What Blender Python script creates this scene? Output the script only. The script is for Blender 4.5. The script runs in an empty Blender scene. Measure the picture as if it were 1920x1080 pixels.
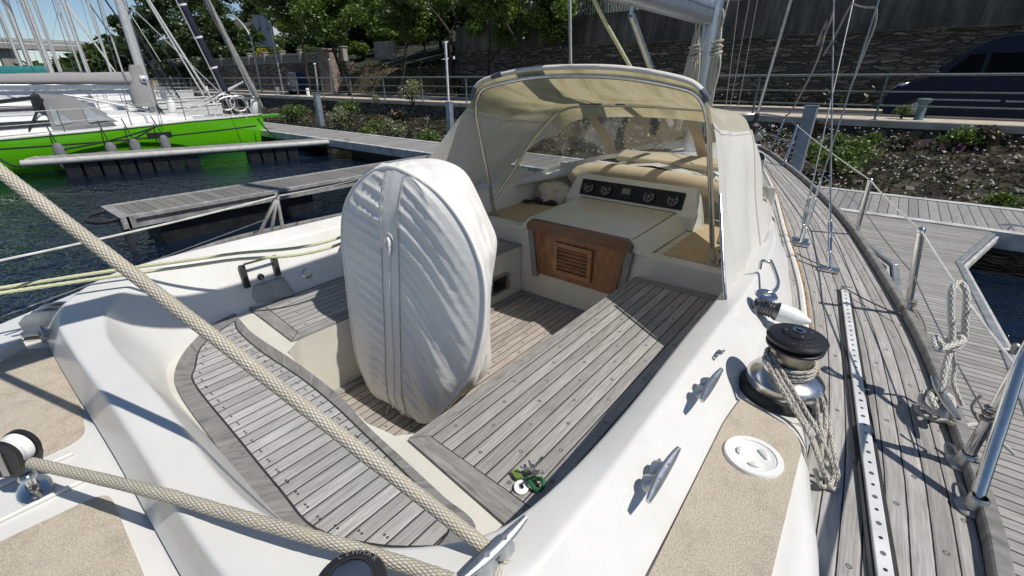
import bpy, bmesh, math, random
from mathutils import Vector, Matrix, noise
random.seed(7)
R = math.radians
SC = bpy.context.scene
COL = SC.collection
EYE_PITCH, EYE_YAW, FPX = R(24.8), R(38.8), 845.0
WATER = -2.25
# ---- view axes of the photograph (eye at the origin, +y = bow of the boat, +x = starboard)
FW = Vector((-math.sin(EYE_YAW)*math.cos(EYE_PITCH), math.cos(EYE_YAW)*math.cos(EYE_PITCH), -math.sin(EYE_PITCH)))
RT = Vector((math.cos(EYE_YAW), math.sin(EYE_YAW), 0)); UP = RT.cross(FW)
def ray(u, v): return FW + (u-960)/FPX*RT - (v-540)/FPX*UP
def az(u, v, z): d = ray(u, v); return d*(z/d.z)
def ay(u, v, y): d = ray(u, v); return d*(y/d.y)
def ax(u, v, x): d = ray(u, v); return d*(x/d.x)
def V(*a): return Vector(a)

class M:
    """collects faces of one mesh, with uv in metres and a material slot per face"""
    def __init__(s): s.v = []; s.f = []; s.uv = []; s.mi = []; s.flat = []
    def add(s, vs, fs, uvs=None, mi=0, flat=False):
        o = len(s.v); s.v += [tuple(p) for p in vs]
        for k, f in enumerate(fs):
            s.f.append([i+o for i in f]); s.mi.append(mi); s.flat.append(flat)
            if uvs is None: s.uv.append([(vs[i][0], vs[i][1]) for i in f])
            elif callable(uvs): s.uv.append([uvs(Vector(vs[i])) for i in f])
            else: s.uv.append([uvs[i] for i in f])
        return s
    def box(s, c, d, rot=None, mi=0, uvs=None):
        c = Vector(c); x, y, z = d[0]/2, d[1]/2, d[2]/2
        vs = [V(i*x, j*y, k*z) for i in (-1, 1) for j in (-1, 1) for k in (-1, 1)]
        if rot is not None: vs = [rot @ p for p in vs]
        vs = [p+c for p in vs]
        fs = [(0,1,3,2),(4,6,7,5),(0,4,5,1),(2,3,7,6),(0,2,6,4),(1,5,7,3)]
        if uvs is None:
            o = len(s.v); s.v += [tuple(p) for p in vs]
            for f in fs:
                s.f.append([i+o for i in f]); s.mi.append(mi); s.flat.append(True)
                n = (vs[f[1]]-vs[f[0]]).cross(vs[f[2]]-vs[f[0]])
                a = max(range(3), key=lambda i: abs(n[i])); ij = [(1,2),(0,2),(0,1)][a]
                s.uv.append([(vs[i][ij[0]], vs[i][ij[1]]) for i in f])
        else: s.add(vs, fs, uvs, mi, True)
        return s
    def beam(s, a, b, w, h, mi=0, up=V(0,0,1)):
        a, b = Vector(a), Vector(b); d = (b-a); L = d.length; d.normalize()
        x = d.cross(up)
        if x.length < 1e-4: x = d.cross(V(0,1,0))
        x.normalize(); z = x.cross(d)
        return s.box((a+b)/2, (w, L, h), Matrix((x, d, z)).transposed(), mi)
    def grid(s, rows, mi=0, uvs=None, closeu=False, closev=False, flat=False):
        n, m = len(rows), len(rows[0]); vs = [p for r in rows for p in r]
        fs = []
        for i in range(n if closeu else n-1):
            for j in range(m if closev else m-1):
                fs.append((i*m+j, i*m+(j+1)%m, ((i+1)%n)*m+(j+1)%m, ((i+1)%n)*m+j))
        return s.add(vs, fs, uvs, mi, flat)
    def prism(s, poly, z0, z1, mi=0, uvs=None, top_only=False):
        n = len(poly); vs = [V(p[0], p[1], z0) for p in poly]+[V(p[0], p[1], z1) for p in poly]
        ar = sum(poly[i][0]*poly[(i+1)%n][1]-poly[(i+1)%n][0]*poly[i][1] for i in range(n))
        up = list(range(n, 2*n)); dn = list(range(n-1, -1, -1))
        if ar < 0: up.reverse(); dn.reverse()
        s.add(vs, [up]+([] if top_only else [dn]), uvs, mi, True)
        sd = [(i, (i+1)%n, (i+1)%n+n, i+n) if ar > 0 else (i, i+n, (i+1)%n+n, (i+1)%n) for i in range(n)]
        return s.add(vs, sd, uvs, mi, False)
    def tube(s, pts, r, n=10, mi=0, cap=True, closed=False, twist=0.0):
        pts = [Vector(p) for p in pts]
        k = len(pts); rr = r if isinstance(r, (list, tuple)) else [r]*k
        t0 = (pts[1]-pts[0]).normalized(); ref = V(0,0,1) if abs(t0.z) < .9 else V(1,0,0)
        nx = (ref - t0*ref.dot(t0)).normalized(); rows = []; L = 0; us = []
        for i in range(k):
            if closed: t = (pts[(i+1)%k]-pts[i-1]).normalized()
            else: t = (pts[min(i+1,k-1)]-pts[max(i-1,0)]).normalized()
            nx = (nx - t*nx.dot(t))
            nx = nx.normalized() if nx.length > 1e-6 else t.orthogonal().normalized()
            ny = t.cross(nx)
            if i: L += (pts[i]-pts[i-1]).length
            rows.append([pts[i]+(nx*math.cos(2*math.pi*j/n+twist*L)+ny*math.sin(2*math.pi*j/n+twist*L))*rr[i] for j in range(n)]); us.append(L)
        vs = [p for q in rows for p in q]; o = len(s.v); s.v += [tuple(p) for p in vs]
        for i in range(k if closed else k-1):
            i2 = (i+1) % k; ub = us[i2] if i2 else us[-1]+(pts[0]-pts[-1]).length
            for j in range(n):
                j2 = (j+1) % n
                s.f.append([o+i*n+j, o+i2*n+j, o+i2*n+j2, o+i*n+j2][::-1]); s.mi.append(mi); s.flat.append(False)
                s.uv.append([(us[i], j/n), (ub, j/n), (ub, (j+1)/n), (us[i], (j+1)/n)][::-1])
        if cap and not closed:
            for i, fl in ((0, False), (k-1, True)):
                f = [o+i*n+j for j in range(n)]
                s.f.append(f if fl else f[::-1]); s.mi.append(mi); s.flat.append(True); s.uv.append([(us[i], 0)]*n)
        return s
    def lathe(s, prof, c=(0,0,0), axis=V(0,0,1), n=32, mi=0):
        axis = Vector(axis).normalized(); q = V(0,0,1).rotation_difference(axis); c = Vector(c)
        rows = [[c + q @ V(r*math.cos(2*math.pi*j/n), r*math.sin(2*math.pi*j/n), z) for j in range(n)] for r, z in prof]
        return s.grid(rows, mi, lambda p: (p.x, p.y), closev=True)
    def ball(s, c, r, n=12, m=8, mi=0, sc=(1,1,1)):
        c = Vector(c)
        rows = [[c+V(sc[0]*r*math.sin(math.pi*i/m)*math.cos(2*math.pi*j/n), sc[1]*r*math.sin(math.pi*i/m)*math.sin(2*math.pi*j/n), -sc[2]*r*math.cos(math.pi*i/m)) for j in range(n)] for i in range(m+1)]
        return s.grid(rows, mi, closev=True)

def crv(pts, k=8, closed=False):
    """Catmull-Rom through pts (any tuple length)"""
    P = [tuple(p) for p in pts]; n = len(P); out = []
    for i in range(n if closed else n-1):
        p0 = P[i-1] if (i or closed) else P[0]; p1 = P[i]; p2 = P[(i+1)%n]; p3 = P[(i+2)%n] if (closed or i+2 < n) else P[-1]
        for j in range(k):
            t = j/k
            out.append(tuple(.5*(2*b+(c-a)*t+(2*a-5*b+4*c-d)*t*t+(3*b-a-3*c+d)*t**3) for a, b, c, d in zip(p0, p1, p2, p3)))
    if not closed: out.append(P[-1])
    return [Vector(p) if len(p) == 3 else p for p in out]
def lerp(a, b, t): return a+(b-a)*t
def sag(a, b, s, k=10):
    a, b = Vector(a), Vector(b); return [a.lerp(b, i/k)-V(0,0,s*4*(i/k)*(1-i/k)) for i in range(k+1)]

def obj(name, m, mats, parent=None, smooth=45, bevel=None, sub=0, kind=None, doubles=False, solid=None):
    me = bpy.data.meshes.new(name); me.from_pydata(m.v, [], m.f)
    uvl = me.uv_layers.new(name='UVMap'); k = 0
    flat = [c for f in m.uv for p in f for c in (p[0], p[1])]
    uvl.data.foreach_set('uv', flat)
    for x in (mats if isinstance(mats, (list, tuple)) else [mats]): me.materials.append(x)
    me.polygons.foreach_set('material_index', m.mi)
    me.update()
    if doubles:
        b = bmesh.new(); b.from_mesh(me); bmesh.ops.remove_doubles(b, verts=b.verts, dist=1e-4)
        bmesh.ops.recalc_face_normals(b, faces=b.faces); b.to_mesh(me); b.free()
    if smooth:
        me.shade_smooth(); me.set_sharp_from_angle(angle=R(smooth))
    o = bpy.data.objects.new(name, me); COL.objects.link(o)
    if parent is not None:
        o.parent = parent; o.matrix_parent_inverse = world_mat(parent).inverted()
    if solid:
        q = o.modifiers.new('thick', 'SOLIDIFY'); q.thickness = solid; q.offset = 0
    if bevel:
        q = o.modifiers.new('bevel', 'BEVEL'); q.width = bevel; q.segments = 2; q.limit_method = 'ANGLE'; q.angle_limit = R(35); q.harden_normals = False
    if sub:
        q = o.modifiers.new('sub', 'SUBSURF'); q.levels = sub; q.render_levels = sub
    if kind: o['kind'] = kind
    return o
def world_mat(o):
    m = Matrix.LocRotScale(o.location, o.rotation_euler, o.scale)
    return world_mat(o.parent) @ o.matrix_parent_inverse @ m if o.parent else m
def thing(name, label, cat, loc=(0,0,0), group=None):
    o = bpy.data.objects.new(name, None); COL.objects.link(o); o.location = loc; o.empty_display_size = .1
    o['label'] = label; o['category'] = cat
    if group: o['group'] = group
    return o
def tag(o, label, cat, group=None):
    o['label'] = label; o['category'] = cat
    if group: o['group'] = group
    return o
def dup(root, loc, rotz=0, sc=1, label=None, group=None):
    r = root.copy(); COL.objects.link(r); r.location = loc; r.rotation_euler = (0, 0, rotz)
    r.scale = (sc, sc, sc) if not isinstance(sc, tuple) else sc
    if label: r['label'] = label
    if group: r['group'] = group
    for ch in list(root.children):
        c = ch.copy(); COL.objects.link(c); c.parent = r; c.matrix_parent_inverse = ch.matrix_parent_inverse
        for g in ch.children:
            d = g.copy(); COL.objects.link(d); d.parent = c; d.matrix_parent_inverse = g.matrix_parent_inverse
    return r
def relabel(o, label): o['label'] = label; return o
# ------------------------------------------------------------------ materials
class N:
    def __init__(s, name):
        s.m = bpy.data.materials.new(name); s.m.use_nodes = True; s.t = s.m.node_tree
        s.b = s.t.nodes['Principled BSDF']; s.o = s.t.nodes['Material Output']
    def n(s, typ, ins=None, **kw):
        x = s.t.nodes.new('ShaderNode'+typ)
        for k, v in kw.items(): setattr(x, k, v)
        for k, v in (ins or {}).items(): s.put(x.inputs[k], v)
        return x
    def put(s, sock, v):
        if isinstance(v, bpy.types.NodeSocket): s.t.links.new(v, sock)
        elif hasattr(v, 'outputs'): s.t.links.new(v.outputs[0], sock)
        else:
            if isinstance(v, tuple) and len(v) == 3 and sock.type == 'RGBA': v = v+(1,)
            sock.default_value = v
    def math(s, op, a, b=None, c=None, clamp=False):
        x = s.n('Math', operation=op); x.use_clamp = clamp; s.put(x.inputs[0], a)
        if b is not None: s.put(x.inputs[1], b)
        if c is not None: s.put(x.inputs[2], c)
        return x.outputs[0]
    def mix(s, f, a, b, typ='MIX'):
        x = s.n('MixRGB', blend_type=typ); s.put(x.inputs[0], f); s.put(x.inputs[1], a); s.put(x.inputs[2], b); return x.outputs[0]
    def ramp(s, f, stops, interp='LINEAR'):
        x = s.n('ValToRGB'); s.put(x.inputs[0], f); x.color_ramp.interpolation = interp; e = x.color_ramp.elements
        while len(e) < len(stops): e.new(.5)
        for q, (p, c) in zip(e, stops): q.position = p; q.color = (c if isinstance(c, tuple) else (c, c, c))+(1,)
        return x.outputs[0]
    def uv(s, sx=1, sy=1):
        t = s.n('TexCoord'); return s.n('Mapping', {'Vector': t.outputs['UV'], 'Scale': (sx, sy, 1)}).outputs[0]
    def oc(s, sx=1, sy=1, sz=1):
        t = s.n('TexCoord'); return s.n('Mapping', {'Vector': t.outputs['Object'], 'Scale': (sx, sy, sz)}).outputs[0]
    def noise(s, vec, scale, detail=4, rough=.55, dist=0):
        return s.n('TexNoise', {'Vector': vec, 'Scale': scale, 'Detail': detail, 'Roughness': rough, 'Distortion': dist}).outputs[0]
    def bump(s, h, strength=.3, dist=.01):
        x = s.n('Bump', {'Height': h, 'Strength': strength, 'Distance': dist}); s.put(s.b.inputs['Normal'], x.outputs[0]); return x
    def set(s, **kw):
        for k, v in kw.items(): s.put(s.b.inputs[{'col': 'Base Color', 'rough': 'Roughness', 'metal': 'Metallic', 'coat': 'Coat Weight', 'spec': 'Specular IOR Level', 'alpha': 'Alpha', 'ior': 'IOR', 'trans': 'Transmission Weight', 'sheen': 'Sheen Weight'}[k]], v)
        return s
def plain(name, col, rough=.5, metal=0, var=.12, scale=8, bump=0, bscale=60, coat=0):
    m = N(name); v = m.oc()
    f = m.noise(v, scale, 5)
    c0 = tuple(max(0, c*(1-var*1.6)) for c in col); c1 = tuple(min(1, c*(1+var)) for c in col)
    m.set(col=m.ramp(f, [(.3, c0), (.7, c1)]), rough=rough, metal=metal, coat=coat)
    if bump: m.bump(m.noise(v, bscale, 4), bump, .01)
    return m.m
def mk_teak(name, pw, tone=(.35,.34,.325), groove=.045, plug=.36, swap=False, caulk=True, contrast=1.0, linew=.045):
    m = N(name); t = m.n('TexCoord'); sp = m.n('SeparateXYZ', {0: t.outputs['UV']})
    x, y = (sp.outputs[1], sp.outputs[0]) if swap else (sp.outputs[0], sp.outputs[1])
    u = m.math('DIVIDE', x, pw); pid = m.math('FLOOR', u); fr = m.math('FRACT', u)
    rnd = m.n('TexWhiteNoise', {'W': pid}, noise_dimensions='1D'); rv = rnd.outputs[0]
    yo = m.math('ADD', y, m.math('MULTIPLY', rv, 7.3))
    g = m.n('CombineXYZ', {0: m.math('MULTIPLY', x, 90.0), 1: m.math('MULTIPLY', yo, 5.0), 2: m.math('MULTIPLY', rv, 40)})
    grain = m.noise(g.outputs[0], 1.6, 6, .6, .4)
    blot = m.noise(m.n('CombineXYZ', {0: m.math('MULTIPLY', x, 9), 1: m.math('MULTIPLY', yo, 3), 2: 1.5}).outputs[0], 1.2, 4)
    a = tuple(c*.62 for c in tone); b = tuple(min(1, c*1.32) for c in tone)
    col = m.ramp(grain, [(.28, a), (.5, tone), (.72, b)])
    col = m.mix(m.math('MULTIPLY', m.math('SUBTRACT', blot, .35, clamp=True), 1.0), col, tuple(c*k for c, k in zip(tone, (.62, .58, .52))))
    col = m.mix(1, col, m.ramp(rv, [(0, .82), (.5, .97), (1, 1.1)]), 'MULTIPLY')
    h = grain
    if plug:
        fy = m.math('FRACT', m.math('DIVIDE', m.math('ADD', y, m.math('MULTIPLY', pid, plug*.37)), plug))
        dx = m.math('MULTIPLY', m.math('SUBTRACT', fr, .5), pw); dy = m.math('MULTIPLY', m.math('SUBTRACT', fy, .5), plug)
        d = m.math('SQRT', m.math('ADD', m.math('MULTIPLY', dx, dx), m.math('MULTIPLY', dy, dy)))
        ring = m.math('COMPARE', d, .0062, .0016); disc = m.math('LESS_THAN', d, .006)
        col = m.mix(m.math('MULTIPLY', ring, .75), col, (.03, .028, .025))
        col = m.mix(m.math('MULTIPLY', disc, m.math('MULTIPLY', rv, .6)), col, (.07, .065, .06))
    if caulk:
        wob = m.math('MULTIPLY', m.math('SUBTRACT', m.noise(m.n('CombineXYZ', {0: pid, 1: m.math('MULTIPLY', y, 14), 2: 0}).outputs[0], 1, 3), .5), .05)
        e = m.math('ABSOLUTE', m.math('SUBTRACT', fr, .5)); e = m.math('ADD', e, wob)
        ln = m.math('GREATER_THAN', e, .5-linew)
        soft = m.math('SMOOTH_MIN', m.math('MULTIPLY', m.math('SUBTRACT', .5, e), 6), 1, .1)
        col = m.mix(ln, col, (.016, .016, .018))
        h = m.math('MULTIPLY', m.math('MULTIPLY_ADD', grain, .5, .5), soft)
    m.set(col=col, rough=.8, spec=.25); m.bump(h, .55, .006)
    return m.m
def mk_swirl(name, tone, scale=(6, 45)):
    m = N(name); v = m.uv(scale[0], scale[1])
    f = m.noise(v, 1.0, 6, .6, 1.2); b = m.noise(m.uv(5, 9), 1.3, 3)
    c = m.ramp(f, [(.25, tuple(c*.5 for c in tone)), (.5, tone), (.75, tuple(c*1.35 for c in tone))])
    c = m.mix(m.math('SUBTRACT', b, .4, clamp=True), c, tuple(c*.45 for c in tone))
    m.set(col=c, rough=.8, spec=.25); m.bump(f, .5, .006); return m.m
def mk_gelcoat(name, col=(.70,.695,.665), dirt=.08, spots=True):
    m = N(name); v = m.oc()
    a = m.noise(v, 2.5, 5, .6); b = m.noise(v, 22, 4, .6)
    c = m.ramp(a, [(.35, tuple(x*(1-dirt) for x in col)), (.65, col)])
    if spots:
        sp = m.noise(v, 75, 2, .5); k = m.math('MULTIPLY', m.math('GREATER_THAN', sp, .77), m.math('GREATER_THAN', b, .5))
        pass
        st = m.noise(m.oc(2, 2, .7), 2.2, 4, .6)
        c = m.mix(m.math('MULTIPLY', m.math('SUBTRACT', st, .55, clamp=True), 1.1), c, (.50, .46, .36))
    vo = m.n('TexVoronoi', {'Vector': v, 'Scale': 11.0, 'Randomness': 1.0}); rc = m.n('SeparateColor', {0: vo.outputs['Color']}).outputs[0]
    fl = m.math('MULTIPLY', m.math('LESS_THAN', vo.outputs['Distance'], m.math('MULTIPLY', rc, .034)), m.math('GREATER_THAN', rc, .55))
    c = m.mix(m.math('MULTIPLY', fl, .5 if spots else .2), c, (.22,.20,.17))
    gr = m.noise(m.oc(1.5, 1.5, 1.5), 7, 5, .7, .5); c = m.mix(m.math('MULTIPLY', m.math('SUBTRACT', gr, .58, clamp=True), 1.6), c, (.50,.47,.40))
    m.set(col=c, rough=.30, coat=.2)
    m.bump(m.noise(v, 5, 2), .04, .01); return m.m
def mk_nonskid(name, col=(.575,.50,.395)):
    m = N(name); v = m.oc()
    f = m.noise(v, 260, 3, .75); g = m.noise(v, 5, 5, .65); k = m.noise(v, 60, 5, .75)
    c = m.ramp(f, [(.30, tuple(x*.62 for x in col)), (.5, col), (.66, tuple(min(1, x*1.3) for x in col))])
    c = m.mix(m.math('MULTIPLY', m.math('SUBTRACT', g, .45, clamp=True), 1.6), c, (.60, .55, .46)); p = m.noise(v, 14, 5, .7); c = m.mix(m.math('MULTIPLY', m.math('SUBTRACT', p, .5, clamp=True), 2.4), c, (.34, .30, .24)); c = m.mix(m.math('MULTIPLY', m.math('SUBTRACT', .44, p, clamp=True), 2.2), c, (.66, .60, .50))
    c = m.mix(m.math('MULTIPLY', m.math('GREATER_THAN', k, .64), .5), c, (.36, .32, .25))
    c = m.mix(m.math('MULTIPLY', m.math('LESS_THAN', k, .33), .6), c, (.70, .67, .60))
    m.set(col=c, rough=.9, spec=.2); m.bump(f, .9, .006); return m.m
def mk_rope(name, a, b, fl=None, n=8, pitch=.02, k=1.0):
    """braid: two crossing sets of strands in the tube's own uv (u = metres along, v = turn)"""
    m = N(name); t = m.n('TexCoord'); sp = m.n('SeparateXYZ', {0: t.outputs['UV']})
    u = m.math('ADD', m.math('DIVIDE', sp.outputs[0], pitch), m.math('MULTIPLY', m.noise(m.oc(), 25, 3), .9)); w = m.math('MULTIPLY', sp.outputs[1], float(n))
    p = m.math('ABSOLUTE', m.math('SINE', m.math('MULTIPLY', m.math('ADD', u, w), math.pi)))
    q = m.math('ABSOLUTE', m.math('SINE', m.math('MULTIPLY', m.math('SUBTRACT', u, w), math.pi)))
    h = m.math('MAXIMUM', m.math('MULTIPLY', p, .9), q) if k == 1.0 else p
    nz = m.noise(m.n('CombineXYZ', {0: m.math('MULTIPLY', u, .31), 1: m.math('MULTIPLY', w, .7), 2: 0}).outputs[0], 3, 4)
    dirt = m.noise(m.oc(), 6, 4)
    hh = m.math('MULTIPLY', p, q) if k == 1.0 else p
    c = m.ramp(hh, [(.02, tuple(x*.62 for x in a)), (.30, a), (.8, b)])  # grooves between strands darkened in the colour, painted crevice shade
    c = m.mix(m.math('MULTIPLY', m.math('SUBTRACT', nz, .42, clamp=True), 1.2), c, tuple(x*.6 for x in a))
    c = m.mix(m.math('MULTIPLY', m.math('SUBTRACT', dirt, .45, clamp=True), .9), c, tuple(x*.55 for x in a))
    if fl:
        z = m.n('TexWhiteNoise', {'Vector': m.n('CombineXYZ', {0: m.math('FLOOR', m.math('ADD', u, w)), 1: m.math('FLOOR', m.math('SUBTRACT', u, w)), 2: 0}).outputs[0]}, noise_dimensions='2D')
        c = m.mix(m.math('MULTIPLY', m.math('GREATER_THAN', z.outputs[0], .80), .6), c, fl)
    m.set(col=c, rough=.85, spec=.2); m.bump(hh, .6, .004); return m.m
def mk_leaf(name, c0, c1, c2, trans=.35):
    m = N(name); g = m.n('NewGeometry'); oi = m.n('ObjectInfo')
    r = m.math('FRACT', m.math('ADD', g.outputs['Random Per Island'], m.math('MULTIPLY', oi.outputs['Random'], .23)))
    big = m.noise(m.oc(), .55, 3)
    c = m.ramp(m.math('ADD', m.math('MULTIPLY', r, .6), m.math('MULTIPLY', big, .4)), [(.15, c0), (.5, c1), (.85, c2)])
    d = m.n('BsdfDiffuse', {'Color': c}); tr = m.n('BsdfTranslucent', {'Color': m.mix(1, c, (1.0, 1.1, .45), 'MULTIPLY')})
    gl = m.n('BsdfGlossy', {'Color': (.8,.85,.8), 'Roughness': .45})
    a = m.n('MixShader', {0: trans}); m.put(a.inputs[1], d.outputs[0]); m.put(a.inputs[2], tr.outputs[0])
    b = m.n('MixShader', {0: .05}); m.put(b.inputs[1], a.outputs[0]); m.put(b.inputs[2], gl.outputs[0])
    m.t.links.new(b.outputs[0], m.o.inputs[0]); return m.m
def mk_stone(name, tones, scale=(1.6, 4.2), mortar=(.05,.048,.042), dark=1.0, moss=.3, vert=(1, 0, 2)):
    m = N(name); t = m.n('TexCoord'); sp = m.n('SeparateXYZ', {0: t.outputs['Object']})
    wv = m.noise(t.outputs['Object'], 1.1, 3)
    v = m.n('CombineXYZ', {0: m.math('MULTIPLY', m.math('ADD', sp.outputs[0], m.math('MULTIPLY', sp.outputs[1], .6)), scale[0]), 1: m.math('MULTIPLY', m.math('ADD', sp.outputs[2], m.math('MULTIPLY', wv, .25)), scale[1]), 2: 0}).outputs[0]
    e = m.n('TexVoronoi', {'Vector': v, 'Scale': 1.0}, feature='DISTANCE_TO_EDGE').outputs[0]
    cc = m.n('TexVoronoi', {'Vector': v, 'Scale': 1.0}); idv = m.n('SeparateColor', {0: cc.outputs['Color']}).outputs[0]
    big = m.noise(t.outputs['Object'], .35, 5, .65); fine = m.noise(t.outputs['Object'], 18, 4)
    c = m.ramp(idv, [(0, tones[0]), (.5, tones[1]), (1, tones[2])])
    c = m.mix(.6, c, m.ramp(fine, [(.3, .45), (.7, 1.3)]), 'MULTIPLY')
    c = m.mix(m.math('LESS_THAN', e, .07), c, mortar)
    c = m.mix(m.math('MULTIPLY', m.math('SUBTRACT', big, .42, clamp=True), 2.2*moss/.3*.3), c, (.035, .035, .024))
    m.set(col=c, rough=.92, spec=.2); m.bump(m.math('MINIMUM', m.math('MULTIPLY', e, 4), 1.0), .9, .05); return m.m

TEAK_BENCH = mk_teak('bench teak', .0545)
TEAK_SOLE = mk_teak('sole teak', .052, (.37,.335,.30), plug=.3)
TEAK_AFT = mk_teak('aft bench teak', .0545, (.40,.395,.385), plug=None)
TEAK_DECK = mk_teak('side deck teak', .0505, (.36,.35,.335), plug=.42, linew=.042)
TEAK_EDGE = mk_swirl('teak margin board', (.27,.26,.245), (45, 6))
TEAK_EDGE_X = mk_swirl('teak margin board across', (.27,.26,.245), (6, 45))
TEAK_CURVE = mk_swirl('teak curved margin', (.22,.215,.205), (6, 26))
GEL = mk_gelcoat('white gelcoat')
GEL_CREAM = mk_gelcoat('cream gelcoat', (.66,.64,.56), .06, False)
GEL_OLD = mk_gelcoat('weathered white gelcoat', (.68,.66,.58), .12)
NONSKID = mk_nonskid('beige nonskid')
NONSKID_WARM = mk_nonskid('tan nonskid', (.55,.42,.27))
def mk_metal(name, col, rough, smudge=.1, var=.1):
    m = N(name); v = m.oc(); f = m.noise(v, 14, 5, .65)
    m.set(col=m.ramp(f, [(.35, tuple(c*(1-var*2) for c in col)), (.65, col)]), metal=1, rough=m.ramp(f, [(.3, rough), (.75, rough+smudge)])); return m.m
STEEL = mk_metal('polished steel', (.72,.71,.69), .14)
STEEL_DULL = mk_metal('dull steel', (.52,.51,.49), .34, .12)
ALU = mk_metal('brushed aluminium', (.60,.62,.64), .36, .1)
ALU_ANOD = mk_metal('anodised spar', (.50,.53,.56), .42, .08, .04)
BRASSY = mk_metal('worn drum alloy', (.62,.57,.47), .38, .2, .2)
BLACKP = plain('black plastic', (.018,.018,.020), .42, var=.3)
BLACKR = plain('black rubber', (.025,.025,.026), .75, var=.3, bump=.2)
GREYP = plain('grey vinyl', (.33,.33,.32), .5, bump=.3, bscale=30)
WHITEP = plain('white plastic', (.78,.78,.75), .35, var=.04)
DARKBLUE = plain('dark blue glass cap', (.035,.048,.075), .28, var=.3)
def mk_cloth(name, col, dirt=(.55,.50,.38), amt=.3, trans=0, tcol=None, fine=320, wr=0.0):
    m = N(name); v = m.oc(); a = m.noise(v, 3.2, 5, .6); b = m.noise(v, fine, 2)
    c = m.mix(m.math('MULTIPLY', m.math('SUBTRACT', a, .5, clamp=True), 2*amt), col, dirt)
    m.set(col=c, rough=.75, spec=.2, sheen=.1)
    h = m.math('ADD', m.math('MULTIPLY', b, .15), m.math('MULTIPLY', m.noise(m.oc(3, 3, 9), 4.5, 4, .55, .6), wr)) if wr else b
    m.bump(h, .25 if not wr else .6, .004 if not wr else .02)
    if trans:
        tr = m.n('BsdfTranslucent', {'Color': tcol if tcol else c}); x = m.n('MixShader', {0: trans})
        m.put(x.inputs[1], m.b.outputs[0]); m.put(x.inputs[2], tr.outputs[0]); m.t.links.new(x.outputs[0], m.o.inputs[0])
    return m.m
CANVAS_WHITE = mk_cloth('white cover cloth', (.78,.765,.73), (.62,.57,.46), .30, wr=.15)
def mk_dodger():
    m = N('dodger canvas'); v = m.oc(); a = m.noise(v, 1.6, 5, .6, .6); b = m.noise(m.oc(2.5, .8, 1), 2.2, 5, .65, .8)
    c = m.ramp(a, [(.35, (.62,.58,.47)), (.6, (.70,.67,.58))])
    stain = m.ramp(b, [(.34, (.58,.53,.37)), (.5, (.48,.42,.22)), (.64, (.31,.28,.13))])
    g_ = m.n('NewGeometry').outputs['Backfacing']; d = m.mix(g_, m.mix(.06, c, stain), m.mix(.72, c, stain))
    m.set(col=d, rough=.8, spec=.15); m.bump(m.noise(v, 260, 2), .2, .004)
    tr = m.n('BsdfTranslucent', {'Color': m.mix(.85, c, stain)}); x = m.n('MixShader', {0: .48})
    m.put(x.inputs[1], m.b.outputs[0]); m.put(x.inputs[2], tr.outputs[0]); m.t.links.new(x.outputs[0], m.o.inputs[0]); return m.m
DODGER = mk_dodger()
DODGER_SIDE = mk_cloth('dodger side canvas', (.70,.69,.65), (.56,.53,.43), .35, .28, (.56,.51,.36))
TAN = mk_cloth('tan canvas', (.58,.48,.34), (.40,.33,.22), .4, wr=.1)
TANWIN = mk_cloth('tan window binding', (.46,.38,.27), (.3,.25,.18), .5)
def mk_vinyl():
    m = N('clear vinyl window'); v = m.oc(); f = m.noise(v, 2.5, 4, .6, .7)
    tr = m.n('BsdfTransparent', {'Color': (.82,.84,.82)}); gl = m.n('BsdfGlossy', {'Color': (.9,.92,.95), 'Roughness': .08}); df = m.n('BsdfDiffuse', {'Color': (.7,.7,.66)})
    b = m.n('Bump', {'Height': m.noise(v, 6, 3, .5, 1), 'Strength': .2, 'Distance': .02}); m.put(gl.inputs['Normal'], b.outputs[0])
    a = m.n('MixShader', {0: m.math('MULTIPLY_ADD', f, .10, .0)}); m.put(a.inputs[1], tr.outputs[0]); m.put(a.inputs[2], df.outputs[0])
    fr = m.n('LayerWeight', {'Blend': .3}).outputs['Fresnel']
    x = m.n('MixShader', {0: m.math('MULTIPLY_ADD', fr, .22, .01, clamp=True)}); m.put(x.inputs[1], a.outputs[0]); m.put(x.inputs[2], gl.outputs[0])
    m.t.links.new(x.outputs[0], m.o.inputs[0]); return m.m
VINYL = mk_vinyl()
def mk_wood(name, a, b, sc=(2, 30), rough=.35):
    m = N(name); v = m.oc(sc[0], 8, sc[1]); f = m.noise(v, 1.4, 6, .6, 1.0); g = m.noise(m.oc(), 7, 4)
    c = m.ramp(f, [(.28, a), (.7, b)]); c = m.mix(m.math('MULTIPLY', m.math('SUBTRACT', g, .45, clamp=True), 1.5), c, tuple(x*.35 for x in a))
    m.set(col=c, rough=rough, coat=.2); m.bump(f, .15, .004); return m.m
VARNISH = mk_wood('varnished mahogany', (.13,.045,.015), (.36,.14,.045), (14, 3))
VARNISH_DK = mk_wood('dark varnished rail', (.085,.035,.016), (.20,.085,.035), (2, 20))
VARNISH_LT = mk_wood('light louvre wood', (.22,.085,.028), (.40,.18,.062), (3, 20))
GREYWOOD = mk_wood('grey bare wood', (.16,.15,.14), (.33,.32,.30), (30, 3), .8)
ROPE_THICK = mk_rope('thick cream braid', (.47,.435,.355), (.69,.655,.565), (.50,.43,.30), 12, .0185)
ROPE_WHITE = mk_rope('white braid', (.55,.53,.47), (.80,.78,.72), None, 6, .022)
ROPE_FLECK = mk_rope('white braid with dark fleck', (.52,.48,.40), (.74,.71,.64), (.10,.10,.14), 6, .016)
ROPE_YEL = mk_rope('pale yellow line', (.60,.62,.36), (.80,.80,.58), None, 6, .03)
ROPE_GREY = mk_rope('grey weathered line', (.32,.30,.26), (.50,.47,.42), None, 6, .015)
WIRE = mk_metal('rigging wire', (.42,.42,.42), .38, .1)
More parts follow.
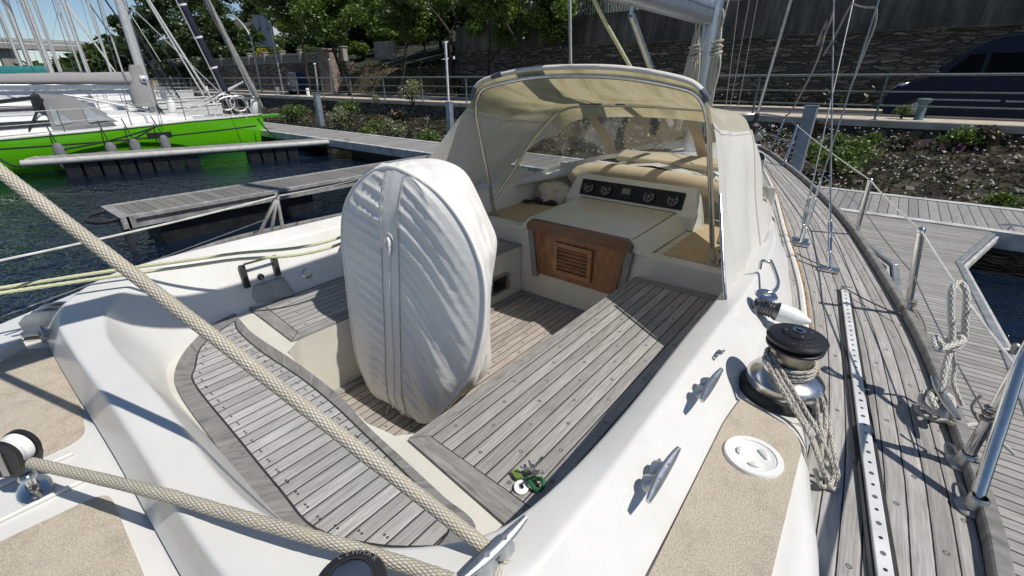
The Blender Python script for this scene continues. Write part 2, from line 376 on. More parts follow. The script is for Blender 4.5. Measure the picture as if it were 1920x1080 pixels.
ROPE_WHITE2 = ROPE_WHITE
LIFELINE = plain('white coated lifeline', (.66,.65,.60), .45, var=.15, scale=20)
# ------------------------------------------------------------------ our boat
CX = -1.6
boat = thing('sailboat', 'white cruising yacht with grey teak cockpit and spray hood, moored in the foreground', 'sailboat', (CX, 3, WATER))
def part(name, m, mats, parent=None, **k): return obj(name, m, mats, parent or boat, **k)
def zdeck(y): return -1.12+.0045*max(0, y-1)**2
OUT = crv([(-1.15, .95), (-.6, 1.22), (-.15, 1.46), (.2, 1.66), (.6, 1.88), (1.0, 2.04), (1.36, 2.10), (2.2, 2.02), (2.89, 1.90), (4.21, 1.58), (5.0, 1.33), (5.9, .99), (6.6, .68), (7.2, .40), (7.6, .17), (7.75, .03)], 4)
INN = crv([(-1.15, .80), (-.6, 1.08), (-.15, 1.33), (.2, 1.54), (.55, 1.70), (.9, 1.76), (1.3, 1.69), (2.47, 1.46), (3.05, 1.34), (4.0, 1.09), (5.44, .71), (6.48, .34), (6.75, .02)], 6)
def fn(tab, y):
    if y <= tab[0][0]: return tab[0][1]
    for a, b in zip(tab, tab[1:]):
        if y <= b[0]: return lerp(a[1], b[1], (y-a[0])/(b[0]-a[0]))
    return 0.0
ys = [-1.15+i*.15 for i in range(60)]; ys = [y for y in ys if y < 7.7]+[7.74]
# hull
m = M(); rows = []
for y in ys:
    h = fn(OUT, y); z = zdeck(y); t = max(0, (y-3)/4.75)
    half = [(h+.015, z-.005), (h*(.99-.05*t), z-.35), (h*(.93-.25*t), z-.8), (h*(.8-.45*t), WATER), (h*.3*(1-t), WATER-.5)]
    rows.append([V(CX+d, y, q) for d, q in half]+[V(CX-d, y, q) for d, q in half[::-1]])
m.grid(rows); n = len(rows[0]); m.add(rows[0], [list(range(n))])
part('hull', m, GEL, doubles=True)
# teak side decks
for sgn in (1, -1):
    m = M(); rows = []; uvs = []
    for y in ys:
        o = fn(OUT, y)-.03; i = min(max(0, fn(INN, y)-.05), o-.002)
        rows.append([V(CX+sgn*lerp(i, o, k/6), y, zdeck(y)+.03*(1-((lerp(i,o,k/6))/2.1)**2)*0) for k in range(7)])
        oo = o if y > 1.36 else fn(OUT, 1.36)-.03+.035*(1.36-y); uvs += [((oo-lerp(i, o, k/6)), y) for k in range(7)]
    m.grid(rows, 0, uvs); part('side_deck', m, TEAK_DECK)
    m = M(); rows = []
    for y in ys:
        o = fn(OUT, y); z = zdeck(y)
        rows.append([V(CX+sgn*(o-d), y, z+q) for d, q in ((-.012,-.05), (-.012,.036), (-.007,.041), (.023,.041), (.028,.036), (.028,-.01))])
    m.grid(rows, 0, lambda p: (p.x, p.y)); part('toe_rail', m, TEAK_CURVE, doubles=True, smooth=30)
# varnish-worn covering strip at the cabin foot
m = M(); m.tube([V(CX+fn(INN, y)+.062, y, zdeck(y)+.006) for y in [2.0+.15*i for i in range(29)]], .010, 6)
part('covering_strip', m, plain('worn varnish strip', (.36,.22,.10), .6, var=.4, scale=30))
m = M(); m.tube([V(CX+fn(INN, y)+.044, y, zdeck(y)+.006) for y in [1.9+.15*i for i in range(30)]], .013, 6); part('deck_bead', m, WHITEP)
# cabin trunk / cockpit side moulding: from coaming foot to side deck
def fillet(p, r, k=3):
    out = [p[0]]
    for a, b, c in zip(p, p[1:], p[2:]):
        d0, d1 = (a-b), (c-b); r0 = min(r, d0.length*.48, d1.length*.48)
        s, e = b+d0.normalized()*r0, b+d1.normalized()*r0
        for j in range(k+1):
            t = j/k; out.append(s*(1-t)**2+b*2*t*(1-t)+e*t*t)
    return out+[p[-1]]
for sgn in (1, -1):
    m = M(); rows = []
    for y in [.25+.1*i for i in range(32)]:
        i = fn(INN, y); zd = zdeck(y)
        h = lerp(.12 if sgn > 0 else .03, .175, max(0, min(1, (y-1.7)/1.4)))
        flare = lerp(.055, .17, max(0, min(1, (y-1.5)/1.4)))
        rows.append(fillet([V(CX+sgn*a, y, b) for a, b in ((i+.003, zd-.02), (i-flare*.3, zd+h*.6), (i-flare, zd+h-.005), (max(min(i-flare-.02, 1.30), i-.34), zd+h+.04*max(0, min(1, (y-1.7)/1.4))), (max(min(i-flare-.02, 1.30), i-.34)-.05, zd+h-.06))], .045))
    m.grid(rows); part('cockpit_side_moulding', m, GEL, smooth=60)
# coaming ring
ST = [ # foot, ridge, lip, inner foot  (offsets from the centre line; z is eye level)
 (4.05, (.96,-.90), (.93,-.83), (.88,-.86), (.86,-1.10)),
 (3.4, (1.15,-.92), (1.12,-.855), (1.04,-.89), (1.00,-1.12)),
 (2.85, (1.335,-.97), (1.235,-.858), (1.12,-.89), (.99,-1.21)),
 (2.1, (1.415,-1.01), (1.27,-.862), (1.165,-.905), (1.01,-1.215)),
 (1.6, (1.42,-1.005), (1.275,-.862), (1.175,-.905), (1.02,-1.215)),
 (1.0, (1.43,-1.0), (1.28,-.862), (1.19,-.905), (1.04,-1.215))]
ring = []
for y, a, b, c, d in ST: ring.append([(a[0], y, a[1]), (b[0], y, b[1]), (c[0], y, c[1]), (d[0], y, d[1])])
cor = [[(1.435,.62,-1.01), (1.28,.62,-.866), (1.175,.60,-.89), (1.02,.70,-1.215)],
       [(1.43,.30,-1.03), (1.25,.38,-.872), (1.10,.43,-.895), (.93,.55,-1.215)],
       [(1.32,.08,-1.04), (1.10,.19,-.886), (.92,.28,-.902), (.78,.38,-1.215)],
       [(1.05,.045,-1.04), (.88,.10,-.893), (.75,.218,-.907), (.60,.32,-1.215)],
       [(.6,.04,-1.04), (.55,.085,-.898), (.50,.19,-.912), (.42,.30,-1.215)],
       [(0,.045,-1.04), (0,.09,-.898), (0,.20,-.912), (0,.30,-1.215)]]
half = ring+cor
half_s = [[s[0], s[1], s[2], (s[3][0]+(.125 if .5 < s[3][1] < 2.9 else 0), s[3][1], s[3][2])] for s in half]
full = half_s+[[(-p[0], p[1], p[2]) for p in s] for s in half[-2::-1]]
rows = []
cr = [crv([s[i] for s in full], 6) for i in range(4)]
for i in range(len(cr[0])): rows.append(fillet([V(CX+c[i].x, c[i].y, c[i].z) for c in cr], .016, 4))
m = M().grid(rows); part('cockpit_coaming', m, GEL, smooth=70)
# cockpit liner
U = [(-2.72,.22), (-.455,.22), (-.455,2.74), (-1.103,2.74), (-1.103,.80), (-1.16,.74), (-1.30,.715), (-1.6,.745), (-1.9,.752), (-2.03,.77), (-2.10,.86), (-2.10,2.74), (-2.72,2.74)]
m = M().prism(U, -1.66, -1.213); part('cockpit_liner', m, GEL_OLD, bevel=.018)
m = M().box((CX, 2.79, -1.37), (2.3, .1, .62)); part('bridge_bulkhead', m, GEL_OLD, bevel=.012)
# sole
m = M().add([V(-2.12,.6,-1.62), V(-1.09,.6,-1.62), V(-1.09,2.74,-1.62), V(-2.12,2.74,-1.62)], [(0,1,2,3)]); so = part('cockpit_sole', m, TEAK_SOLE)
m = M(); m.box((CX, 2.705, -1.612), (.98, .06, .012)); m.box((-2.07, 1.78, -1.612), (.05, 1.79, .012)); part('margin_board', m, TEAK_EDGE, so, bevel=.002)
# benches
def panel(name, poly, mat, z=-1.2, parent=None, th=.012, uvs=None):
    return part(name, M().prism(poly, z-th, z, uvs=uvs), mat, parent, bevel=.003)
bs = panel('cockpit_bench', [(-1.043,.815), (-.50,.80), (-.47,1.0), (-.48,1.6), (-.50,2.1), (-.53,2.635), (-1.07,2.62)], TEAK_BENCH)
panel('margin_board', [(-1.098,.752), (-.55,.703), (-.52,.797), (-1.045,.812)], TEAK_EDGE_X, parent=bs)
panel('margin_board', [(-1.098,.757), (-1.047,.816), (-1.073,2.62), (-1.10,2.69)], TEAK_EDGE, parent=bs)
panel('margin_board', [(-1.10,2.693), (-1.07,2.624), (-.535,2.639), (-.53,2.72)], TEAK_EDGE_X, parent=bs)
bp = panel('cockpit_bench', [(-2.16,.895), (-2.605,.925), (-2.64,1.4), (-2.62,2.66), (-2.145,2.66), (-2.145,1.2)], TEAK_BENCH)
panel('margin_board', [(-2.105,.83), (-2.66,.855), (-2.61,.92), (-2.163,.892)], TEAK_EDGE_X, parent=bp)
panel('margin_board', [(-2.10,.835), (-2.157,.896), (-2.142,2.66), (-2.095,2.72)], TEAK_EDGE, parent=bp)
panel('margin_board', [(-2.095,2.724), (-2.145,2.664), (-2.62,2.664), (-2.63,2.724)], TEAK_EDGE_X, parent=bp)
# aft bench: curved margins round straight fore-and-aft planks
AO = crv([(-2.635,.775), (-2.60,.66), (-2.50,.53), (-2.32,.395), (-2.1,.325), (-1.63,.298), (-1.29,.285), (-1.05,.30), (-.80,.38), (-.63,.50)], 5)
AI = crv([(-2.535,.735), (-2.50,.665), (-2.39,.52), (-2.22,.435), (-2.08,.385), (-1.6,.362), (-1.24,.347), (-1.02,.345), (-.83,.43), (-.70,.53)], 5)
FI = crv([(-.70,.53), (-.72,.598), (-.85,.628), (-1.04,.648), (-1.26,.668), (-1.5,.688), (-1.78,.696), (-2.11,.685), (-2.4,.70), (-2.535,.735)], 5)
FO = crv([(-.60,.53), (-.66,.648), (-.81,.66), (-1.03,.68), (-1.27,.70), (-1.52,.735), (-1.88,.746), (-2.29,.738), (-2.45,.75), (-2.635,.775)], 5)
ba = panel('aft_bench', AI+FI[1:-1], TEAK_AFT)
def ribbon(a, b, name, parent, mat, z=-1.2):
    mm = M(); L = 0; uvs = []; rows = []
    for i in range(len(a)):
        if i: L += math.dist(a[i], a[i-1])
        w = math.dist(a[i], b[i])
        rows.append([V(*a[i], z-.012), V(*a[i], z), V(*lerp(V(*a[i],0), V(*b[i],0), .97).xy, z+.0), V(*lerp(V(*a[i],0), V(*b[i],0), .97).xy, z-.012)])
        uvs += [(0, L), (0, L), (w, L), (w, L)]
    mm.grid(rows, 0, uvs); mm.add([rows[0][0], rows[0][1], rows[0][2], rows[0][3]], [(0,1,2,3)]); mm.add(rows[-1], [(3,2,1,0)])
    return part(name, mm, mat, parent, smooth=30)
ribbon(AO, AI, 'margin_board', ba, TEAK_CURVE); ribbon(FO, FI, 'margin_board', ba, TEAK_CURVE)
# aft bench dark seams round the margins
for line in (AI, FI):
    mm = M(); rows = []
    for i in range(len(line)):
        p = V(*line[i], 0); t = V(*line[min(i+1, len(line)-1)], 0)-V(*line[max(i-1, 0)], 0); nrm = V(-t.y, t.x, 0).normalized()*.0035
        rows.append([V(p.x+nrm.x, p.y+nrm.y, -1.1988), V(p.x-nrm.x, p.y-nrm.y, -1.1988)])
    mm.grid(rows); part('caulking_seam', mm, BLACKR, ba)
# plugs: pairs of screws at the ends of the aft planks
mm = M()
for k in range(26):
    x = -2.43+.0545*(k)*1.27
    if x > -.8: break
    yi = min((p for p in AI), key=lambda p: abs(p[0]-x))[1]; yf = min((p for p in FI[:-1]), key=lambda p: abs(p[0]-x))[1]
    for yy in (yi+.03, yf-.028):
        for dx in (-.007, .007): mm.lathe([(0,0), (.0042,0), (.0042,-.002)], (x+dx, yy, -1.1992), n=8)
part('screw_head', mm, plain('screw slots', (.05,.05,.05), .6), ba, kind='stuff')
# aft deck with two nonskid panels
yy_ = [-1.1+.1*k for k in range(15)]; half_ = [(max(.05, fn(OUT, y)-.035), y) for y in yy_]
poly_ = [(CX+d, y) for d, y in half_]+[(CX+1.40, .28), (CX+1.28,.10), (CX+1.0,.05), (CX-1.0,.05), (CX-1.28,.10), (CX-1.40,.28)]+[(CX-d, y) for d, y in half_[::-1]]
m = M(); m.prism(poly_, -1.3, -1.056); ad = part('aft_deck', m, GEL)
def rrect(pts, r, k=5):
    out = []; n = len(pts)
    for i in range(n):
        a, b, c = (V(*pts[j % n], 0) for j in (i-1, i, i+1)); d0, d1 = (a-b), (c-b); s, e = b+d0.normalized()*r, b+d1.normalized()*r
        for j in range(k+1):
            t = j/k; q = s*(1-t)**2+b*2*t*(1-t)+e*t*t; out.append((q.x, q.y))
    return out
m = M().prism(rrect([(-2.66,-.75), (-1.74,-.75), (-1.78,.01), (-2.08,.045), (-2.60,.05), (-2.72,-.1)], .06), -1.06, -1.051); part('nonskid_panel', m, NONSKID, ad, bevel=.003)
m = M().prism(rrect([(-1.52,-.8), (-.62,-.8), (-.9,-.02), (-1.46,-.0)], .05), -1.06, -1.051); part('nonskid_panel', m, NONSKID, ad, bevel=.003)
m = M(); m.beam(V(-1.72,-.75,-1.05), V(-1.72,-.03,-1.05), .012, .012); m.beam(V(-1.56,-.8,-1.05), V(-1.56,-.03,-1.05), .012, .012); part('deck_moulding', m, GEL, ad, bevel=.004)
m = M().prism(rrect([(-2.98,.0), (-2.75,-.02), (-2.69,.095), (-2.88,.2), (-3.02,.3)], .03), -1.06, -1.052); part('nonskid_panel', m, NONSKID, ad, bevel=.003)
# starboard nonskid panel on the winch shelf
m = M().prism(rrect([(-.160,.55), (.055,.55), (.035,1.33), (.00,1.40), (-.165,1.475), (-.178,1.3)], .03), -1.012, -.988); pn = part('nonskid_panel', m, NONSKID, bevel=.004)
c = V(-.07,1.195,-.988); m = M()
m.lathe([(0,.002), (.050,.002), (.055,.005), (.0575,.006), (.060,.006), (.062,.010), (.076,.010), (.0785,.006), (.0785,-.004)], c, n=48)
for a0 in (.3, 2.5, 4.6):
    pts = [c+V(.036*math.cos(a0+t*.22), .036*math.sin(a0+t*.22), .0055) for t in range(6)]; m.tube(pts, [.003,.007,.009,.009,.007,.003], 6)
part('inspection_plate', m, WHITEP, pn, smooth=35)
# ------------------------------------------------------------------ cabin top, hatch, instruments
m = M(); rows = []
for y in [3.15+.12*i for i in range(31)]:
    i = fn(INN, y); zd = zdeck(y); t = max(0, (y-5.2)/1.6)
    h = lerp(.27, .10, t*t) if y < 6.8 else .04
    half = [(i+.003, zd-.02), (max(.0, i-.05), zd+h*.37), (max(0, i-.17), zd+h*.63), (max(0, i-.34), zd+h*.82), (max(0, i*.45-.1), zd+h*1.25), (0, zd+h*1.42)]
    q = fillet([V(CX+a, y, b) for a, b in half], .05, 3)
    rows.append(q+[V(2*CX-p.x, p.y, p.z) for p in q[-2::-1]])
m.grid(rows); m.add(rows[-1], [list(range(len(rows[-1])))])
# the trunk opens aft of the windscreen, so drop what lies inside the spray hood
def cut(m, test):
    keep = [k for k, f in enumerate(m.f) if not test(sum((Vector(m.v[i]) for i in f), V(0,0,0))/len(f))]
    m.f = [m.f[k] for k in keep]; m.uv = [m.uv[k] for k in keep]; m.mi = [m.mi[k] for k in keep]; m.flat = [m.flat[k] for k in keep]; return m
cut(m, lambda c: c.y < 4.05 and abs(c.x-CX) < 1.06)
trunk = part('cabin_top', m, GEL, smooth=60)
m = M().box((CX, 4.06, -.95), (2.0, .06, .36)); part('cabin_step', m, GEL_OLD, trunk)
for sgn in (1, -1):
    m = M()
    for y0, y1 in ((3.35, 3.75), (3.80, 4.35), (4.5, 5.3)):
        rows = []
        for k in range(6):
            y = lerp(y0, y1, k/5); i = fn(INN, y); zd = zdeck(y)
            rows.append([V(CX+sgn*(i-.185), y, zd+.180), V(CX+sgn*(i-.31), y, zd+.217)])
        m.grid(rows)
    part('nonskid_strip', m, NONSKID_WARM, trunk, solid=.006)
# bridge deck inside the hood
m = M().prism([(-2.66,2.742), (-.54,2.742), (-.52,4.04), (-2.68,4.04)], -1.4, -1.075); br = part('bridge_deck', m, GEL_OLD, bevel=.012)
for a, b in ((-1.0, -.60), (-2.60, -2.22)):
    m = M().prism(rrect([(a,2.86), (b,2.86), (b,3.9), (a,3.9)], .04), -1.08, -1.068); part('nonskid_panel', m, NONSKID_WARM, br)
m = M()
prof = [(2.725,-1.06), (2.725,-.985), (2.74,-.968), (3.52,-.95), (3.52,-1.07)]
for k, (x0, x1) in enumerate([(-2.035,-1.15)]):
    L = [V(x0-(.07 if z < -1.0 else 0), y, z) for y, z in prof]; Rr = [V(x1+(.09 if z < -1.0 else 0), y, z) for y, z in prof]
    m.grid([L, Rr]); m.add(L, [(0,1,2,3,4)]); m.add(Rr, [(4,3,2,1,0)])
ha = part('sliding_hatch', m, GEL_CREAM, bevel=.008, doubles=True)
m = M(); m.box((-1.6, 3.505, -.948), (.86, .006, .003)); m.beam(V(-1.165,2.74,-.9665), V(-1.165,3.5,-.9485), .004, .003); part('seal', m, BLACKR, ha)
# instrument pod
pr = [(3.50,-1.07), (3.50,-.962), (3.535,-.945), (3.60,-.795), (3.625,-.775), (3.68,-.775), (3.80,-.86), (3.80,-1.07)]
m = M(); xs = (-2.135, -1.075); L = [V(xs[0]-(.05 if z < -.94 else 0), y, z) for y, z in pr]; Rr = [V(xs[1]+(.06 if z < -.94 else 0), y, z) for y, z in pr]
m.grid([L, Rr]); m.add(L, [tuple(range(8))]); m.add(Rr, [tuple(range(7,-1,-1))])
pod = part('instrument_pod', m, GEL, bevel=.014, doubles=True)
pn0 = V(0, 3.535, -.945); pdir = V(0, .065, .15).normalized(); pnrm = V(0, -.15, .065).normalized()
def onp(x, t, e=.0): return V(x, pn0.y, pn0.z)+pdir*t+pnrm*e
m = M(); a = rrect([(-2.065,.012), (-1.135,.012), (-1.135,.150), (-2.065,.150)], .012)
top = [onp(p[0], p[1], .006) for p in a]; bot = [onp(p[0], p[1], -.002) for p in a]; n = len(a)
m.add(top, [list(range(n))], flat=True); m.add(top+bot, [(i, i+n, (i+1) % n+n, (i+1) % n) for i in range(n)])
ip = part('instrument_panel', m, plain('gloss black panel', (.004,.004,.004), .4), pod)
DIAL = plain('dial black', (.012,.012,.013), .35); TICK = plain('dial white', (.48,.48,.46), .5); LCD = plain('lcd green grey', (.22,.25,.16), .25)
q = V(0,0,1).rotation_difference(pnrm)
for k, gx in enumerate((-1.985, -1.815, -1.625, -1.425, -1.225)):
    c = onp(gx, .08, .006)
    if k == 2:
        m = M(); m.box(c+pnrm*.004, (.105,.012,.105), q.to_matrix() @ Matrix.Rotation(R(90), 3, 'X')); g = part('display_unit', m, BLACKP, pod, bevel=.004)
        m = M(); m.box(c+pnrm*.0105+pdir*.012, (.07,.003,.045), q.to_matrix() @ Matrix.Rotation(R(90), 3, 'X')); 
        g.name = 'display_unit'; part('lcd_screen', m, LCD, ip)
        continue
    m = M(); m.lathe([(.052,0), (.057,.002), (.058,.012), (.054,.017), (.050,.014), (.049,.006), (0,.006)], c, pnrm, 40)
    g = part('gauge', m, DIAL, pod)
    mm = M()
    for j in range(23):
        a0 = R(-220+j*260/22); rr = (.034, .046) if j % 2 == 0 else (.040, .046)
        u = V(math.cos(a0), math.sin(a0), 0); t = V(-u.y, u.x, 0)*(.0018 if j % 2 == 0 else .001)
        mm.add([c+q @ (u*rr[0]-t)+pnrm*.0075, c+q @ (u*rr[1]-t)+pnrm*.0075, c+q @ (u*rr[1]+t)+pnrm*.0075, c+q @ (u*rr[0]+t)+pnrm*.0075], [(0,1,2,3)])
    an = R((200, 130, 0, 60, 170)[k]); u = V(math.cos(an), math.sin(an), 0); t = V(-u.y, u.x, 0)*.0016
    mm.add([c+q @ (-u*.012-t)+pnrm*.009, c+q @ (u*.036-t*.4)+pnrm*.009, c+q @ (u*.036+t*.4)+pnrm*.009, c+q @ (-u*.012+t)+pnrm*.009], [(0,1,2,3)])
    mm.lathe([(0,.011), (.006,.011), (.007,.007)], c, pnrm, 12)
    for j in range(5):
        a0 = R(-200+j*55); u = V(math.cos(a0), math.sin(a0), 0); mm.add([c+q @ (u*.028+V(dx*.0035, dz*.0045, 0))+pnrm*.0075 for dx, dz in ((-1,-1), (1,-1), (1,1), (-1,1))], [(0,1,2,3)])
    part('dial_marks', mm, TICK, pod)
# companionway boards
m = M(); m.add([V(x, y, z) for y in (2.712, 2.738) for x, z in ((-1.965,-1.045), (-1.19,-1.045), (-1.245,-1.40), (-1.91,-1.40))], [(0,3,2,1), (4,5,6,7), (0,1,5,4), (1,2,6,5), (2,3,7,6), (3,0,4,7)]); wb = part('washboard', m, VARNISH, bevel=.003)
m = M(); m.prism(rrect([(-2.015,-1.05), (-1.98,-1.045), (-1.20,-1.045), (-1.155,-1.05), (-1.15,-1.0), (-1.19,-.965), (-1.98,-.965), (-2.015,-1.0)], .012), -2.735, -2.685)
m.v = [(a, -z, b) for a, b, z in m.v]; m.f = [f[::-1] for f in m.f]; part('hatch_rail', m, VARNISH_DK, wb, bevel=.008)
m = M()
for a, b, d in ((V(-1.745,2.703,-1.225), 0, 0), (V(-1.455,2.703,-1.225), 0, 0)): m.box(a, (.034,.026,.25))
for z in (-1.117, -1.333): m.box((-1.6, 2.704, z), (.256,.022,.034))
for k in range(6): m.box((-1.6, 2.705, -1.152-k*.029), (.25,.018,.02), Matrix.Rotation(R(-38), 3, 'X'))
part('louvre_vent', m, VARNISH_LT, wb, bevel=.002)
for a, b in ((V(-1.995,2.722,-1.05), V(-1.945,2.722,-1.43)), (V(-1.165,2.722,-1.05), V(-1.215,2.722,-1.43))): part('hatch_post', M().beam(a, b, .05, .035, up=V(0,1,0)), GREYWOOD, wb, bevel=.004)
# opening port in the port bench front
p = [ax(u, v, -2.098) for u, v in ((916,507), (954,512), (952,553), (920,556))]; cc = sum(p, V(0,0,0))/4
hw, hh = (max(q_.y for q_ in p)-min(q_.y for q_ in p))/2, .075
def rr3(c, a, b, r, x): return [V(x, c.y+p_[0], c.z+p_[1]) for p_ in rrect([(-a,-b), (a,-b), (a,b), (-a,b)], r, 6)]
o1, o2, i1, i2 = rr3(cc, hw, hh, .035, -2.10), rr3(cc, hw-.004, hh-.004, .033, -2.082), rr3(cc, hw-.028, hh-.02, .025, -2.082), rr3(cc, hw-.03, hh-.022, .024, -2.096)
m = M().grid([o1, o2, i1, i2], closev=True); pw = part('cockpit_portlight', m, STEEL_DULL, smooth=30)
m = M().add(i2, [list(range(len(i2)))]); part('glass', m, plain('dark glass', (.01,.012,.012), .08), pw)

# ------------------------------------------------------------------ spray hood
A = [(1.22,1.97,-.925), (1.09,2.20,-.66), (.96,2.42,-.36), (.85,2.555,-.16), (.765,2.56,-.045), (.62,2.555,.005), (.32,2.55,.048), (0,2.55,.058)]
B = [(1.17,2.85,-.885), (1.04,3.12,-.68), (.91,3.42,-.42), (.82,3.58,-.30), (.75,3.60,-.225), (.62,3.60,-.19), (.32,3.60,-.172), (0,3.60,-.168)]
C = [(1.14,3.2,-.87), (1.10,3.5,-.865), (1.02,3.8,-.85), (.90,4.05,-.81), (.77,4.2,-.775), (.6,4.33,-.735), (.3,4.44,-.69), (0,4.48,-.675)]
def mirror(r): return [(-d, y, z) for d, y, z in r]+r[-2::-1]
def dens(r): return [V(CX+p.x, p.y, p.z) for p in crv(mirror(r), 6)]
a_, b_, c_ = dens(A), dens(B), dens(C); nn = len(a_)
hood = thing_part = None
rows = []
random.seed(3)
for t in [i/10 for i in range(11)]:
    r = []
    for k in range(nn):
        p = a_[k].lerp(b_[k], t); s = k/(nn-1); edge = math.sin(math.pi*t)
        side = min(1, abs(s-.5)*2.6)**4
        wr = noise.noise(V(s*9, t*7, 1.3))*.040*(.4+side)+noise.noise(V(s*24+t*6, t*13, 5))*.016+.018*(side > .15)*(1-abs(math.sin(t*17+s*20+3*noise.noise(V(s*5, t*4, 8)))))**2
        nr = V(p.x-CX, 0, .25+max(0, p.z+.6)); nr.normalize()
        r.append(p-nr*edge*(.045*(1-side)+.03)+nr*wr*edge)
    rows.append(r)
top_k = [k for k in range(nn) if abs(a_[k].x-CX) < .90 and a_[k].z > -.2]; k0, k1 = top_k[0], top_k[-1]
m = M().grid([r[k0:k1+1] for r in rows]); hood = part('spray_hood', m, DODGER, smooth=80)
for ks in (slice(0, k0+1), slice(k1, nn)):
    m = M().grid([r[ks] for r in rows]); part('side_canvas', m, DODGER_SIDE, hood, smooth=80)
can, canf, vin, bind = M(), M(), M(), (M(), M()); nt = 14
g = []
for i in range(nt+1):
    t = i/nt; g.append([b_[k].lerp(c_[k], t)+V(0, .05*math.sin(math.pi*t), .03*math.sin(math.pi*t)) for k in range(nn)])
for i in range(nt):
    for k in range(nn-1):
        quad = [g[i][k], g[i][k+1], g[i+1][k+1], g[i+1][k]]; d = abs(sum(p.x for p in quad)/4-CX)
        t = (i+.5)/nt
        solid = t < .26 or t > .95 or d > 1.06
        dx = sum(p.x for p in quad)/4-CX; mull = 1 if -.62 < dx < -.50 else 2 if .27 < dx < .37 else 0
        ((canf if t < .26 and d < .85 else can) if solid else bind[mull-1] if mull else vin).add(quad, [(0,1,2,3)])
part('hood_border', canf, DODGER, hood, doubles=True, smooth=80); part('hood_border', can, DODGER_SIDE, hood, doubles=True, smooth=80); [part('window_binding', b__, TANWIN, hood, doubles=True, smooth=80) for b__ in bind]; part('clear_window', vin, VINYL, hood, doubles=True, smooth=80)
for kk in (next(k for k in range(nn) if a_[k].z > -.2)-1, nn-next(k for k in range(nn) if a_[k].z > -.2)): part('seam', M().tube([rows[i][kk] for i in range(11)], .005, 6), DODGER_SIDE, hood)
for ks in (range(0, k0+1), range(k1, nn)): part('seam', M().tube([b_[k]+(b_[k]-V(CX,b_[k].y,-.9)).normalized()*.004 for k in ks], .0055, 6), DODGER_SIDE, hood)
# hem roll along the aft edge and chafe patches
m = M(); m.tube([a_[k]+V(0,-.006,.012) for k in range(k0+5, k1-4)], .014, 8); part('hem', m, mk_cloth('hem canvas', (.70,.68,.62), amt=.2), hood)
NAVYP = plain('slate patch', (.10,.115,.15), .7)
for r0, r1 in ((k0+2, k0+7), (k0+13, k0+16), (k1-6, k1-2)): part('chafe_patch', M().tube([a_[k]+V(0,-.008,.014) for k in range(r0, r1)], .0165, 8), NAVYP, hood)
def bow(pts, r, name='bow_tube'):
    m = M(); m.tube(crv(pts, 6), r, 10); return part(name, m, STEEL, hood)
aft_arch = [(.92,2.88,-1.06), (.885,2.78,-.72), (.85,2.66,-.38), (.825,2.60,-.19), (.76,2.585,-.075), (.62,2.58,-.03), (.32,2.575,.012), (0,2.575,.022)]
bow([(CX+d, y, z) for d, y, z in mirror(aft_arch)], .0155)
fwd = [(.93,2.90,-.93), (.90,3.1,-.74), (.85,3.35,-.47), (.80,3.55,-.31), (.74,3.595,-.25), (.6,3.6,-.21), (.3,3.6,-.192), (0,3.6,-.188)]
bow([(CX+d, y, z) for d, y, z in mirror(fwd)], .0135)
for s in (1, -1):
    m = M(); m.tube([V(CX+s*1.245, 1.95, -.955), V(CX+s*1.17, 2.06, -.80), V(CX+s*1.03, 2.30, -.5)], .0085, 8); m.ball((CX+s*1.247, 1.948, -.955), .014); part('hem_rod', m, STEEL, hood)
    m = M(); m.box((CX+s*.925, 2.885, -1.062), (.06,.09,.018)); m.tube([V(CX+s*.925,2.885,-1.06), V(CX+s*.92,2.88,-1.0)], .018, 8); part('foot_bracket', m, STEEL_DULL, hood, bevel=.003)
    if s > 0:
        m = M(); m.tube(crv([(CX+.955,2.9,-1.05), (CX+.965,2.93,-.99), (CX+.935,2.95,-.94), (CX+.96,2.9,-.93), (CX+.95,2.88,-.98)], 5), .006, 6); part('lashing', m, BLACKR, hood)
for s in (1, -1):
    m = M()
    for t in (.2, .45, .7, .92): 
        p = V(CX+s*lerp(1.235, 1.175, t), lerp(2.05, 3.0, t), lerp(-.915, -.875, t)); m.lathe([(0,.006), (.007,.005), (.009,0)], p, V(s*.8,0,.6), 10)
    part('stud', m, STEEL_DULL, hood)
# rolled cushion and pad under the windscreen
m = M(); pts = crv([(-2.36,3.86,-.90), (-2.28,3.90,-.84), (-2.1,3.95,-.80), (-1.6,3.97,-.80), (-1.15,3.95,-.815), (-.92,3.90,-.85), (-.83,3.85,-.95), (-.82,3.83,-1.04)], 8)
m.tube(pts, [.05+.036*min(1, i/6)+.006*noise.noise(V(i*.7,0,0)) for i in range(len(pts))], 16)
tag(obj('rolled_cushion', m, TAN, smooth=80), 'long tan canvas roll tucked behind the instrument pod under the spray hood', 'cushion')
m = M(); m.box((-1.55, 4.24, -.672), (.98, .20, .055), Matrix.Rotation(R(14), 3, 'X'))
tag(obj('flat_cushion', m, TAN, bevel=.02), 'flat tan pad lying against the clear hood windscreen', 'cushion')
